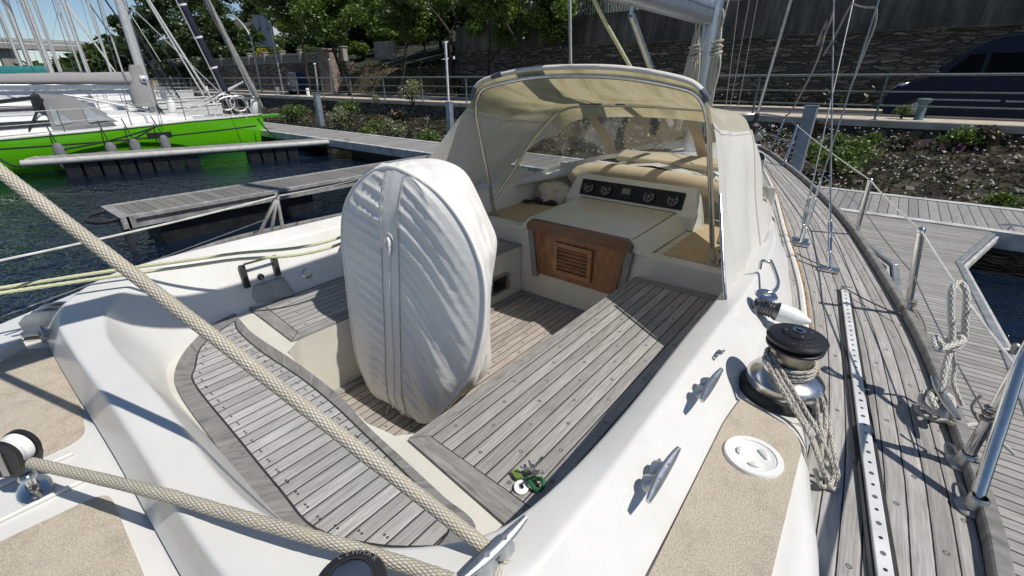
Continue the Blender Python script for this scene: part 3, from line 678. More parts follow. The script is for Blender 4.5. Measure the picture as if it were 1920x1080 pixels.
# ------------------------------------------------------------------ spars and rigging
def oval(c, a, b, n=20): return [V(c[0]+a*math.cos(2*math.pi*i/n), c[1]+b*math.sin(2*math.pi*i/n), c[2]) for i in range(n)]
m = M().grid([oval((CX, 4.98, z), .075, .105) for z in (-.72, 2, 5, 9, 12.5)], closev=True)
mast = part('mast', m, ALU_ANOD)
m = M(); m.beam(V(CX, 4.868, -.5), V(CX, 4.868, 9), .022, .014, up=V(1,0,0)); part('luff_track', m, ALU, mast)
m = M(); rows = []
for y in (4.80, 3.5, 2.0, .5, -.55):
    z = .555; rows.append(fillet([V(CX+a, y, z+b) for a, b in ((0,.10), (.05,.10), (.066,.05), (.066,-.06), (.045,-.10), (-.045,-.10), (-.066,-.06), (-.066,.05), (-.05,.10), (0,.10))], .03, 3))
m.grid(rows); 
for r in (rows[0], rows[-1]): m.add(r, [list(range(len(r)))])
boom = part('boom', m, ALU_ANOD)
m = M()
for s in (1, -1): m.beam(V(CX+s*.0672, 4.8, .575), V(CX+s*.0672, -.5, .575), .003, .012)
m.box((CX, 4.83, .555), (.09,.07,.16)); part('boom_fitting', m, plain('dark grey track', (.10,.105,.11), .4), boom)
m = M(); a, b = ax(1183, 28, CX), ax(1228, 150, CX); e = b+(b-a)*.9; m.tube([a, a.lerp(e, .45)], .024, 12); m.tube([a.lerp(e, .45), e], .03, 12); m.tube([a+V(0,0,.1), a], .012, 8); part('boom_vang', m, ALU, boom)
def wire(name, a, b, r, mat=None, parent=None, n=6): return part(name, M().tube([Vector(a), Vector(b)], r, n), mat or WIRE, parent)
CH = [(-.33,3.80), (-.31,3.71), (-.09,3.30)]
tops = [ay(1600, 0, 4.6), ay(1648, 0, 3.95), ay(1563, 0, 4.3)]
for (x, y), tp in zip(CH, tops):
    f = V(x, y, zdeck(y)+.02); d = (tp-f).normalized()
    m = M(); m.tube([f+d*.42, f+d*7.0], .0048, 6); sh = part('shroud', m, WIRE)
    m = M(); m.box(f+V(0,0,-.008), (.11,.075,.014)); m.tube([f, f+d*.10], [.012,.008], 8); m.ball(f+d*.10, .014)
    for o in (-.009, .009): m.tube([f+d*.11+V(o,0,0), f+d*.30+V(o,0,0)], .0045, 6)
    m.tube([f+d*.10, f+d*.20], .006, 8); m.tube([f+d*.24, f+d*.44], .0075, 8); m.ball(f+d*.31, .012)
    part('turnbuckle', m, STEEL, sh)
m = M(); q1, q2 = ay(1597, 6, 4.3), ay(1643, 14, 4.05); m.tube(sag(q1, q2, .01), .005, 6); m.tube(crv([q2, q2+V(.02,-.01,-.10), q2+V(.0,0,-.3), q2+V(-.01,0,-.42)], 4), .006, 6); m.tube(crv([q1, q1+V(-.02,0,-.07), q1+V(-.05,0,-.2), q1+V(-.09,0,-.32)], 4), .006, 6)
tag(obj('tied_cord', m, ROPE_GREY), 'thin white cord tied across the shrouds high on the right with hanging ends', 'cord')
q0 = ay(1562, 22, 4.2); m = M(); m.tube(crv([q0, q0+V(-.01,0,-.12), q0+V(-.05,.02,-.20), q0+V(-.02,0,-.05), q0+V(-.02,0,-.3), q0+V(-.10,0,-.62), q0+V(-.14,0,-.68)], 5), .006, 6)
tag(obj('frayed_cord', m, ROPE_GREY), 'frayed white cord end hanging down beside the near vertical shroud', 'cord')
# forestay with furling drum
f = V(CX, 7.50, -.80); tp = ay(1483, 0, 7.15); d = (tp-f).normalized()
m = M(); m.tube([f+d*.25, f+d*9], .02, 8); fs = part('forestay', m, ALU)
m = M(); m.lathe([(.02,-.02), (.085,0), (.085,.012), (.05,.02), (.05,.09), (.085,.10), (.085,.112), (.03,.14), (.03,.26)], f+d*.12, d, 20); m.tube([f-d*.12, f+d*.12], .012, 8); part('furling_drum', m, BLACKP, fs)
# ------------------------------------------------------------------ guard rails
def dk(x, y): return V(x, y, zdeck(y))
S0, S1, S2 = dk(-.96,6.62), dk(-.02,4.21), dk(.30,2.88)
T0, T1, T2 = ay(1495, 236, 6.8), ay(1632, 338, 4.17), ay(1727, 432, 2.83)
for s, t in ((S0, T0), (S1, T1), (S2, T2)):
    m = M(); m.tube([s+V(0,0,.01), t], .0155, 12); m.ball(t, .018); st = part('stanchion', m, STEEL)
    m = M(); m.lathe([(.035,0), (.035,.008), (.019,.014), (.018,.075), (.013,.08)], s, (t-s), 14); part('stanchion_base', m, STEEL_DULL, st)
P0, P1 = dk(.46,1.53), dk(.45,1.73); PT = ay(1917, 676, 1.74)
m = M(); out = (PT-P0).normalized(); m.tube(crv([P0+V(0,0,.01), P0.lerp(PT, .6), PT, PT+out*.10+V(.02,-.02,0), PT+out*.14+V(.03,-.3,0), V(.50,-.6,-.45)], 5), .0165, 12); pp = part('pushpit', m, STEEL)
m = M(); m.tube([P1+V(0,0,.01), P1.lerp(PT, .93)], .0155, 12); part('pushpit_leg', m, STEEL, pp)
for s in (P0, P1):
    m = M(); m.lathe([(.042,0), (.042,.008), (.024,.014), (.023,.05), (.018,.055)], s, V(.0,0,1), 14)
    m.tube(crv([s+V(-.02,.0,.005), s+V(-.04,.03,.010), s+V(-.045,.05,.03), s+V(-.025,.04,.03), s+V(-.01,.02,.01)], 4), .004, 6); part('pushpit_foot', m, STEEL_DULL, pp)
for nm, k, mt, r in (('upper_lifeline', 1.0, LIFELINE, .0045), ('lower_lifeline', .5, WIRE, .003)):
    m = M(); pts = [S0.lerp(T0, k), S1.lerp(T1, k), S2.lerp(T2, k), P1.lerp(PT, .93*k+.0)]
    for a, b in zip(pts, pts[1:]): m.tube(sag(a, b, .012, 6), r, 6)
    part(nm, m, mt)
# pulpit at the bow
m = M(); b1, b2 = dk(-1.27,7.28), dk(CX*2+1.27,7.28); t1, t2 = V(-1.22,7.55,-.48), V(CX*2+1.22,7.55,-.48)
m.tube(crv([T0, V(-1.05,7.1,-.50), t1, V(CX,7.95,-.47), t2, V(CX*2+1.05,7.1,-.5), V(2*CX-T0.x, T0.y, T0.z)], 6), .0125, 8)
for a, b in ((b1, t1), (b2, t2)): m.tube([a, b], .0115, 8)
m.tube([S0.lerp(T0,.5), b1.lerp(t1,.5), V(CX,7.8,-.7), b2.lerp(t2,.5)], .009, 8); part('pulpit', m, STEEL)
# anchor on the bow roller
m = M(); m.beam(V(CX-.05,6.98,-.87), V(CX-.05,7.85,-.88), .03, .05); m.add([V(CX-.05,7.5,-.72), V(CX+.10,7.55,-.70), V(CX+.12,7.75,-.78), V(CX-.04,7.9,-.90), V(CX-.2,7.75,-.78), V(CX-.2,7.55,-.70)], [(0,1,2,3), (0,3,4,5)]); m.box((CX-.05,7.3,-.83), (.06,.1,.13))
part('anchor', m, plain('galvanised grey', (.45,.46,.46), .6), solid=.014)
m = M(); m.box((CX+.17,7.0,-.875), (.09,.12,.1)); m.tube([V(CX+.17,7.0,-.9), V(CX+.17,7.0,-.78)], .03, 10); m.tube([V(CX+.08,7.0,-.8), V(CX+.26,7.0,-.8)], .012, 8); part('mooring_bitt', m, WHITEP, bevel=.01)
# chainplates done; cowl vent and hand post on the cabin top
m = M(); c = V(-.90,4.78,-.765); m.tube(crv([c, c+V(0,0,.05), c+V(0,-.02,.095), c+V(0,-.085,.115)], 5), [.035+.0016*i for i in range(16)], 16, cap=False); cv = part('cowl_vent', m, WHITEP, trunk, solid=.006)
m = M(); m.lathe([(0,0), (.052,.0)], c+V(0,-.075,.115), V(0,-1,.1), 16); part('vent_mouth', m, BLACKP, trunk)
m = M(); m.tube([V(-.80,4.4,-.80), V(-.80,4.4,-.62)], .01, 8); part('hand_post', m, STEEL_DULL, trunk)
# genoa track
m = M(); t0, t1 = dk(.02,3.0)+V(0,0,.008), dk(.40,.15)+V(0,0,.008); m.beam(t0, t1, .036, .016); tr = part('genoa_track', m, plain('anodised track', (.62,.63,.63), .4), bevel=.003)
m = M(); L = (t1-t0).length; d = (t1-t0).normalized(); k = 0
while k*.05+.03 < L:
    p = t0+d*(k*.05+.03)+V(0,0,.0082); m.lathe([(0,.0012), (.0046,.0012), (.0048,0)] if k % 2 else [(0,.001), (.0065,.001), (.0072,0)], p, n=10, mi=k % 2); k += 1
part('track_hole', m, [plain('screw alloy', (.38,.38,.38), .4, 1), BLACKP], tr, kind='stuff')
m = M(); m.beam(t0+d*.0+V(-.026,0,-.006), t1+V(-.026,0,-.006), .012, .006); m.beam(t0+V(.026,0,-.006), t1+V(.026,0,-.006), .012, .006); part('track_bedding', m, BLACKR, tr)
m = M(); e = t0-d*.01; m.box(e+V(0,0,.008), (.045,.03,.03)); part('track_stop', m, STEEL_DULL, tr, bevel=.005)
# ------------------------------------------------------------------ winches, cleats, blocks
def winch(c, s=1.0):
    c = Vector(c)
    m = M(); m.lathe([(0,0), (.136*s,0), (.138*s,.012), (.128*s,.03), (.10*s,.035)], c, n=48); w_ = part('winch', m, BLACKR, smooth=35)
    m = M(); m.lathe([(.117*s,.02), (.121*s,.03), (.119*s,.065), (.108*s,.078), (.072*s,.092), (.0665*s,.105)], c, n=48); part('winch_skirt', m, STEEL, w_, smooth=35)
    m = M(); m.lathe([(.0665*s,.09), (.063*s,.12), (.065*s,.17), (.0685*s,.185)], c, n=48); part('winch_drum', m, BRASSY, w_)
    m = M(); m.lathe([(.0685*s,.183), (.086*s,.188), (.088*s,.196), (.075*s,.203), (.075*s,.207), (.090*s,.214), (.0915*s,.222), (.084*s,.231), (.050*s,.238), (.048*s,.238)], c, n=48); part('self_tailing_jaw', m, BLACKP, w_, smooth=25)
    m = M(); m.lathe([(.048*s,.236), (.046*s,.244), (.030*s,.248), (.016*s,.248), (.015*s,.243), (0,.238)], c, n=32); cap = part('winch_cap', m, BLACKP, w_, smooth=25)
    m = M()
    for k in range(4): m.lathe([(0,.001), (.004,.001), (.0042,-.001)], c+V(.037*math.cos(k*1.57+.4), .037*math.sin(k*1.57+.4), .2475*1.0), n=8)
    m.lathe([(.018,.2485), (.0195,.251), (.016,.252), (.012,.2515), (.011,.247)], c, n=20); part('winch_socket', m, STEEL, w_)
    return w_
WC = V(-.070, 1.60, -1.0)
winch(WC)
m = M().prism([(WC.x+.19*math.cos(i*math.pi/16)*(1 if math.cos(i*math.pi/16) < 0 else .72), WC.y+.17*math.sin(i*math.pi/16)) for i in range(32)], -1.12, -1.002); part('winch_plinth', m, GEL, bevel=.012)
m = M()   # winch that stands on the aft coaming, only its cap in view
c = az(655, 1092, -.80); m.lathe([(.066,-.22), (.062,-.12), (.05,-.1), (.05,-.03), (.062,-.02), (.064,-.008), (.060,0), (.043,.004), (.041,.0)], c, n=48); w2 = part('winch', m, BLACKP, smooth=30)
m = M(); m.lathe([(.041,.001), (.038,.005), (.023,.008), (0,.009)], c, n=32); part('winch_cap', m, DARKBLUE, w2)
m = M(); m.lathe([(.0425,.0035), (.0415,.006), (.0395,.006)], c, n=48); part('cap_ring', m, BLACKR, w2)
def lettering(txt, c, r, a0, step, size, mat, parent, name='lettering'):
    """letters round a ring"""
    mm = M()
    for i, chx in enumerate(txt):
        cu = bpy.data.curves.new('t', 'FONT'); cu.body = chx; cu.size = size; cu.align_x = 'CENTER'; cu.extrude = .0003
        o = bpy.data.objects.new('t', cu); COL.objects.link(o); dg = bpy.context.evaluated_depsgraph_get(); me = o.evaluated_get(dg).to_mesh()
        a = a0-i*step; rot = Matrix.Rotation(a-math.pi/2, 3, 'Z'); p = Vector(c)+V(r*math.cos(a), r*math.sin(a), 0)
        if me and len(me.vertices): mm.add([rot @ v.co+p for v in me.vertices], [tuple(q_.vertices) for q_ in me.polygons])
        o.evaluated_get(dg).to_mesh_clear(); bpy.data.objects.remove(o); bpy.data.curves.remove(cu)
    return part(name, mm, mat, parent, smooth=None)
GREYLET = plain('grey moulded letters', (.16,.16,.165), .5)
lettering('LEWMAR', c+V(0,0,.0046), .049, R(165), R(15), .015, GREYLET, w2)
lettering('LEWMAR', WC+V(0,0,.2338), .062, R(-20), R(14), .016, GREYLET, boat)
def cleat(a, b, nrm, h=.035, name='cleat', mat=ALU, hole=True):
    a, b, nrm = Vector(a), Vector(b), Vector(nrm).normalized(); d = (b-a); L = d.length; d.normalize(); c = (a+b)/2; sd = d.cross(nrm).normalized()
    m = M(); rows = []
    for i in range(17):
        t = i/16*2-1; wd = .0145*(1-.55*abs(t)**2.2)*(L/.2)**.5; ht = .008*(1-.3*abs(t)**3)
        o = c+d*(t*L/2)+nrm*(h+.006*t*t)
        rows.append([o+sd*(wd*math.cos(q_))+nrm*(ht*math.sin(q_)) for q_ in [2*math.pi*j/12 for j in range(12)]])
    m.grid(rows, closev=True); m.add(rows[0], [list(range(12))]); m.add(rows[-1], [list(range(11, -1, -1))])
    for s in (-1, 1):
        o = c+d*(s*L*.14); m.grid([[o+nrm*z+sd*(w_*math.cos(q_))+d*(l_*math.sin(q_)) for q_ in [2*math.pi*j/10 for j in range(10)]] for z, w_, l_ in ((-.004,.02,.026), (.006,.018,.022), (h-.002,.009,.013))], closev=True)
    if hole:
        for s in (-1, 1): m.lathe([(0,.001), (.0055,.001), (.0065,-.002)], c+d*(s*L*.14)+nrm*(h+.0082), nrm, 12, mi=1)
    return part(name, m, [mat, STEEL_DULL], smooth=50)
nO = V(.72, 0, .69)
def on_slope(u, v, e=0):      # the outer face of the starboard coaming
    n = V(.14, 0, .145).normalized(); p0 = V(CX+1.355, 1, -.93)+n*e; d = ray(u, v); return d*(p0.dot(n)/d.dot(n))
cleat(on_slope(1252, 846, .03), on_slope(1193, 944, .03), V(.7,0,.72), .03)
cleat(on_slope(1336, 699, .035), on_slope(1298, 758, .035), V(.7,0,.72), .028)
for o in list(boat.children):
    pass
cleat(az(983, 990, -.84), az(868, 1105, -.85), V(.15,-.1,1), .035)
# eye fitting on the coaming
p = on_slope(1345, 664, .004); m = M(); m.beam(p+V(0,-.03,0), p+V(0,.03,0), .012, .006); m.tube(crv([p+V(0,-.016,0), p+V(.014,-.014,.016), p+V(.018,.004,.02), p+V(.012,.014,.012), p+V(0,.012,0)], 4), .0035, 6); part('pad_eye', m, STEEL)
# horizontal reel-like winch by the hood and its handle
c = V(-.235, 2.06, -.905); axd = V(1,.12,-.12).normalized()
m = M(); m.lathe([(0,-.05), (.026,-.05), (.03,-.045), (.03,-.03)]+[(.032+.004*(i % 2), -.03+i*.006) for i in range(12)]+[(.04,.045), (.042,.05), (.03,.055)], c, axd, 28); rw = part('side_winch', m, plain('dark ribbed alloy', (.16,.16,.16), .35, 1, .2), smooth=25)
m = M(); m.lathe([(.040,.045), (.039,.10), (.034,.125), (.010,.175), (0,.178)], c, axd, 28); part('winch_cone', m, WHITEP, rw, smooth=25)
m = M(); cc = c+V(-.01,-.0,.052); m.lathe([(.018,0), (.04,0), (.046,.007), (.04,.014), (.018,.014), (.016,.007), (.018,0)], cc, V(.1,-.1,1), 28); part('winch_ring', m, STEEL, rw)
m = M(); h0, h1, h2 = cc+V(.02,.05,.012), az(1446, 492, -.80), az(1428, 490, -.80)
m.tube(crv([cc+V(.0,.02,.01), h0, h0.lerp(h1, .35)+V(.02,0,0), h1, h1.lerp(h2, .3), h2, h2+V(0,0,-.04)], 6), .0085, 10); part('crank_handle', m, STEEL, rw)
m = M(); m.beam(c+V(-.035,-.04,-.12), c+V(-.035,-.0,.02), .03, .05); part('winch_bracket', m, STEEL_DULL, rw, bevel=.004)
# deck mooring cleat
cleat(az(1740, 725, -1.05), az(1786, 806, -1.05), V(0,0,1), .04, mat=STEEL_DULL, hole=False)
# standing block on the aft deck
b0 = az(66, 918, -1.052)
m = M(); m.grid([[b0+V(.075*k*math.cos(a)*.9+.0, .036*k*math.sin(a), z) for a in [2*math.pi*j/20 for j in range(20)]] for z, k in ((0,1.05), (.006,1.05), (.012,.85), (.018,.4))], closev=True); m.lathe([(.012,0), (.010,.03), (.02,.034), (.02,.04), (.014,.046)], b0+V(0,0,.012), n=14); bk = part('standing_block', m, STEEL)
m = M(); cen = b0+V(-.01,.0,.138); axs = V(-.64,.75,-.10).normalized()
def cheek(o, t, sc=1.0):
    q_ = V(0,0,1).rotation_difference(axs); rows = []
    up = (V(0,0,1)-axs*axs.z).normalized(); sdv = up.cross(axs)
    pts = [(.046*sc*math.cos(a), .046*sc*math.sin(a)) for a in [math.pi*i/10 for i in range(11)]]+[(-.042*sc,-.03), (-.03*sc,-.062), (.03*sc,-.062), (.042*sc,-.03)]
    f = [cen+axs*o+sdv*x+up*z for x, z in pts]; g_ = [cen+axs*(o+t)+sdv*x+up*z for x, z in pts]; n_ = len(pts)
    m.add(f, [list(range(n_-1, -1, -1))], flat=True); m.add(g_, [list(range(n_))], flat=True); m.add(f+g_, [(i, (i+1) % n_, (i+1) % n_+n_, i+n_) for i in range(n_)])
cheek(-.030, .012); cheek(.022, .012); part('block_cheek', m, BLACKP, bk, bevel=.003)
m = M(); m.lathe([(.012,-.017), (.042,-.019), (.042,-.014), (.036,0), (.042,.014), (.042,.019), (.012,.019)], cen, axs, 32); part('block_sheave', m, WHITEP, bk)
m = M(); up = (V(0,0,1)-axs*axs.z).normalized(); m.beam(cen-axs*.032+up*.018, cen-axs*.032-up*.055, .018, .006, up=axs); part('block_strap', m, STEEL_DULL, bk, bevel=.002)
# double fairlead on the port quarter
f0 = az(98, 592, -.97); FS = .66; dirf = V(.62,.78,0); sd = V(-.78,.62,0)
m = M()
for o in (-.05, 0, .05): 
    L = [f0+dirf*x+sd*o+V(0,0,z) for x, z in ((-.14*FS,-.05), (-.15*FS,.0), (-.10*FS,.03), (.0,.042), (.10*FS,.038), (.16*FS,.0), (.16*FS,-.05))]
    g1 = [p+sd*.012 for p in L]; m.add(L, [tuple(range(7))], flat=True); m.add(g1, [tuple(range(6,-1,-1))], flat=True); m.add(L+g1, [(i, i+7, (i+1) % 7+7, (i+1) % 7) for i in range(7)])
m.beam(f0-dirf*.15*FS+V(0,0,-.05), f0+dirf*.16*FS+V(0,0,-.05), .14, .02); fl = part('double_fairlead', m, ALU, bevel=.004)
m = M()
for o in (-.019, .031): m.lathe([(.02,-.017), (.055,-.017), (.048,0), (.055,.017), (.02,.017)], f0+sd*o+V(0,0,-.02)+dirf*.0, sd, 28)
part('fairlead_sheave', m, BLACKP, fl)
# little cleat and strip beside it
m = M(); p = az(85, 627, -1.0); m.tube(crv([p+V(-.05,0,.01), p+V(-.02,0,.03), p+V(.02,0,.03), p+V(.05,0,.01)], 4), .009, 8); m.box(p, (.06,.04,.02)); part('cleat', m, STEEL_DULL)
m = M(); a = [az(u, v, -1.0) for u, v in ((-60,660), (0,628), (42,634), (0,655), (-60,690))]; m.prism([(p.x, p.y) for p in a], -1.05, -1.0); part('transom_step', m, GEL, bevel=.006)
# fittings on the port coaming: bracket handle, horn bag, round deck plate
def on_pin(u, v, e=0):        # inner face of the port coaming
    n = V(.285, 0, .12).normalized(); p0 = V(CX-1.10, 1, -1.07)+n*e; d = ray(u, v); return d*(p0.dot(n)/d.dot(n))
m = M(); a, b, c, d = on_pin(452,497,.01), on_pin(465,540,.01), on_pin(522,517,.01), on_pin(513,480,.01)
m.beam(a, b, .03, .03, up=V(1,0,.4)); m.beam(d, c, .03, .03, up=V(1,0,.4)); m.beam(a.lerp(d,.02)+V(.03,0,.01), d+V(.03,0,.01), .012, .016, up=V(1,0,.4)); part('bracket_handle', m, BLACKP, bevel=.004)
m = M(); p = on_pin(489, 519, .0); m.lathe([(0,.003), (.016,.003), (.02,0)], p, V(.9,0,.4), 16); part('cable_gland', m, BLACKR)
p1 = on_pin(576, 513, .0); m = M(); m.lathe([(0,.008), (.02,.007), (.03,.003), (.033,0)], p1, V(.9,0,.4), 20); m.tube([p1+V(.005,0,-.02), p1+V(.02,0,-.05)], .005, 6); part('deck_plug', m, STEEL)
m = M(); q = [az(u, v, -1.185) for u, v in ((470,575), (548,553), (545,530), (488,540))]
base = [az(u, v, -1.195) for u, v in ((468,573), (552,553), (545,520), (482,535))]
top = [b+V(.0,0,.10) for b in [az(u, v, -1.195) for u, v in ((482,566), (538,549), (535,527), (490,537))]]
m.add(base+top, [(0,1,5,4), (1,2,6,5), (2,3,7,6), (3,0,4,7), (4,5,6,7)]); o = obj('vinyl_bag', m, GREYP, bevel=.012, sub=2)
tag(o, 'small grey vinyl instrument bag on the port bench against the white coaming', 'bag')
m = M(); m.tube(crv([p+V(.01,0,0), p+V(.04,0,-.02), p+V(.05,.02,-.06), sum(top, V(0,0,0))/4+V(0,0,-.01)], 5), .0045, 6); tag(obj('cable', m, GREYP), 'thin grey cable running from the coaming gland into the vinyl bag', 'cable')
# port gate stanchions and lifelines
s0, s1 = az(482, 447, -1.08), az(532, 437, -1.08); t0 = V(*(az(519, 368, -.65)))
m = M()
for s in (s0, s1, (s0+s1)/2): m.tube([s, t0+(s-t0)*.03], .0125, 10)
m.tube([t0, t0+V(0,0,.03)], .014, 8); gs = part('gate_stanchion', m, STEEL)
for s in (s0, s1): part('stanchion_base', M().lathe([(.035,0), (.035,.008), (.019,.014), (.018,.05)], s, n=14), STEEL_DULL, gs)
m = M(); e0 = az(-40, 497, -.66); m.tube(sag(t0, e0, .01, 6), .0048, 6); m.tube(sag(t0, ay(690, 330, 5.2), .02, 6), .0045, 6); part('upper_lifeline', m, LIFELINE)
m = M(); a = s0.lerp(t0, .5); m.tube([a, az(-30, 606, -.95)], .003, 6); part('lower_lifeline', m, WIRE)
wc = az(362, 478, -.99); m = M(); m.lathe([(.055,-.1), (.05,-.02), (.055,0), (.05,.012), (.02,.018), (0,.018)], wc, n=24); part('small_winch', m, STEEL)
# ------------------------------------------------------------------ wheel cover
cov = thing('wheel_cover', 'tall white cloth cover zipped over the steering wheel and pedestal', 'cover', (-1.6, 1.25, -1.6))
FO_ = [(720,314), (690,326), (662,355), (646,392), (642,445), (648,505), (656,580), (668,660), (684,706), (702,738), (728,752), (752,764), (772,776), (788,790), (812,786), (842,758), (866,728), (884,700), (898,660), (908,610), (911,560), (907,515), (897,480), (880,440), (855,400), (826,366), (796,342), (765,324), (742,315)]
def ycov(z): return 1.10+.15*(z+1.6)/1.3
def on_cov(u, v):
    d = ray(u, v); b_ = .15/1.3; a_0 = 1.10+b_*1.6; return d*(a_0/(d.y-b_*d.z))
ol = crv([tuple(on_cov(u, v)) for u, v in FO_], 5, True)
cen = sum(ol, V(0,0,0))/len(ol); zt, zb = max(p.z for p in ol), min(p.z for p in ol)
xt = (on_cov(722,318).x+on_cov(770,330).x)/2; xb = on_cov(757,770).x-.01
def strip_x(z): return lerp(xb, xt, (z-zb)/(zt-zb))
SW = .062
def span(z):
    xs = []
    for p, q_ in zip(ol, ol[1:]+ol[:1]):
        if (p.z-z)*(q_.z-z) < 0: xs.append(lerp(p.x, q_.x, (z-p.z)/(q_.z-p.z)))
    return (min(xs), max(xs)) if len(xs) > 1 else (cen.x, cen.x)
def puck(c, seed):
    a = math.sin(math.pi*c/.058+1.6*noise.noise(V(c*5, seed, 0))); b_ = math.sin(math.pi*c/.031+2*noise.noise(V(c*7, seed, 5)))
    return (1-abs(a))**1.4*(.7+.5*noise.noise(V(c*6, seed, 9)))+.14*(1-abs(b_))**2
def cloth_y(x, z):
    l, r_ = span(z); sx = strip_x(z); q_ = abs(x-sx)-SW; h = (z-zb)/(zt-zb); side = x > sx
    ed = min((x-l), (r_-x), (zt-z)*.9, (z-zb)*1.2+.01); ee = max(0, min(1, ed/.07))
    y = ycov(z)-.045*(1-(1-min(1, ed/.22))**2)
    low = max(0, min(1, (.42-h)/.3))
    if q_ <= 0: f = .35*noise.noise(V(x*9, 1, z*3))*.01+low*.006*noise.noise(V(x*18, 2, z*11))+.003*noise.noise(V(x*22, 2, z*4)); return y-.004-f
    c = z+q_*(.30+.75*(1-h))+.5*q_*q_ if side else z-q_*.22+.25*q_*q_
    env = math.exp(-q_/.24)*min(1, q_/.012+.25)
    f = .0190*env*puck(c, 3 if side else 8)*(1-.35*low)
    cb = z+q_*(.5+1.3*(1-h)) if side else z-q_*.15
    f += .011*ee*noise.noise(V(cb*6.5, q_*2.2, 4 if side else 7))*min(1, q_/.06)
    f += low*ee*.022*noise.noise(V((x-sx)*13+z*(4 if side else -1.5), 3, z*3.0))+.0015*ee*noise.noise(V(x*24, z*24, 2))
    return y-f*max(.15, ee)
rows = []; NZ = 150
for i in range(NZ+1):
    t = i/NZ; z = lerp(zb+.0015, zt-.0015, .5-.5*math.cos(math.pi*t)*.25-(.5-t)*.75); l, r_ = span(z); row = []
    for k in range(91):
        x = lerp(l, r_, .5-.5*math.cos(math.pi*k/90)*.3-(.5-k/90)*.7); row.append(V(x, cloth_y(x, z), z))
    rows.append(row)
fo = obj('front_panel', M().grid(rows), CANVAS_WHITE, cov, smooth=80)
# sides and top run forward and narrow to the pedestal; tent-like shoulder on the starboard side
rows = []; y2 = 1.66; nO_ = len(ol)
BK = [(700,316), (688,330), (680,360), (676,420), (676,500), (684,600), (700,690), (722,745), (770,770), (800,782), (850,750), (886,726), (918,690), (919,620), (921,540), (931,470), (930,442), (913,402), (897,366), (880,333), (862,314), (835,302), (805,297), (760,300), (725,306)]
bk2 = crv([tuple(ay(u, v, y2)) for u, v in BK], 10, True)
def by_angle(loop, c, a): return min(loop, key=lambda p: abs(math.atan2(math.sin(math.atan2(p.z-c.z, p.x-c.x)-a), math.cos(math.atan2(p.z-c.z, p.x-c.x)-a))))
c2 = sum(bk2, V(0,0,0))/len(bk2)
for i in range(31):
    t = i/30; row = []
    for k, p in enumerate(ol):
        a = math.atan2(p.z-cen.z, p.x-cen.x); q_ = p.lerp(by_angle(bk2, c2, a), t); ang = k/nO_
        w_ = math.sin(math.pi*min(1, t*1.05))
        rr_ = V(p.x-cen.x, 0, p.z-cen.z).normalized()
        g_ = .020*noise.noise(V(ang*22, t*4, 2))+.012*noise.noise(V(ang*46+t*5, t*7, 9))+.010*(1-abs(math.sin(ang*60+t*5+3*noise.noise(V(ang*9, t*3, 1)))))**2
        row.append(q_+rr_*w_*g_)
    rows.append(row)
ring_ = M().grid(rows, closev=True); ring_.add(rows[-1], [list(range(nO_))]); obj('side_panel', ring_, CANVAS_WHITE, cov, smooth=80)
m = M(); m.tube([p+V(0,-.002,0) for p in ol], .0075, 8, closed=True); obj('piping', m, CANVAS_WHITE, cov)
STITCH = plain('grey stitching', (.42,.42,.40), .8)
m = M()
for s_ in (-1, 1):
    pts = [V(strip_x(z)+s_*SW, cloth_y(strip_x(z)+s_*(SW-.003), z)-.003, z) for z in [lerp(zb+.02, zt-.012, i/80) for i in range(81)]]
    m.tube(pts, [.0022+.0016*noise.noise(V(i*.9, s_, 0)) for i in range(81)], 6)
obj('seam', m, STITCH, cov)
m = M(); zz = on_cov(751, 455).z
m.tube([V(strip_x(z)+.004*math.sin(z*9), cloth_y(strip_x(z), z)-.006, z) for z in [lerp(zb+.03, zz, i/50) for i in range(51)]], [.0030+.0010*noise.noise(V(i*.5, 3, 3)) for i in range(51)], 6); obj('zip', m, WHITEP, cov)
m = M(); pc = V(strip_x(zz), cloth_y(strip_x(zz), zz)-.005, zz+.01); m.tube([pc+V(.032*math.cos(a), 0, .046*math.sin(a)) for a in [2*math.pi*i/24 for i in range(24)]], .0022, 6, closed=True); m.tube(crv([pc+V(-.008,0,.02), pc+V(.006,-.006,.015), pc+V(.008,-.008,-.02), pc+V(0,-.008,-.06)], 4), .008, 8); obj('zip_patch', m, CANVAS_WHITE, cov)
m = M(); e = on_cov(735, 757)+V(0,-.02,0); m.tube(crv([e, e+V(.0,-.02,-.04), e+V(-.02,-.02,-.10), e+V(.02,-.03,-.13), e+V(.03,-.02,-.10)], 5), .004, 6)
for u, v, r_ in ((760,770,.017), (772,776,.013), (742,760,.010)): m.ball(on_cov(u, v)+V(0,-.014,.0), r_, sc=(1.3,.8,1))
obj('drawstring', m, ROPE_WHITE, cov)
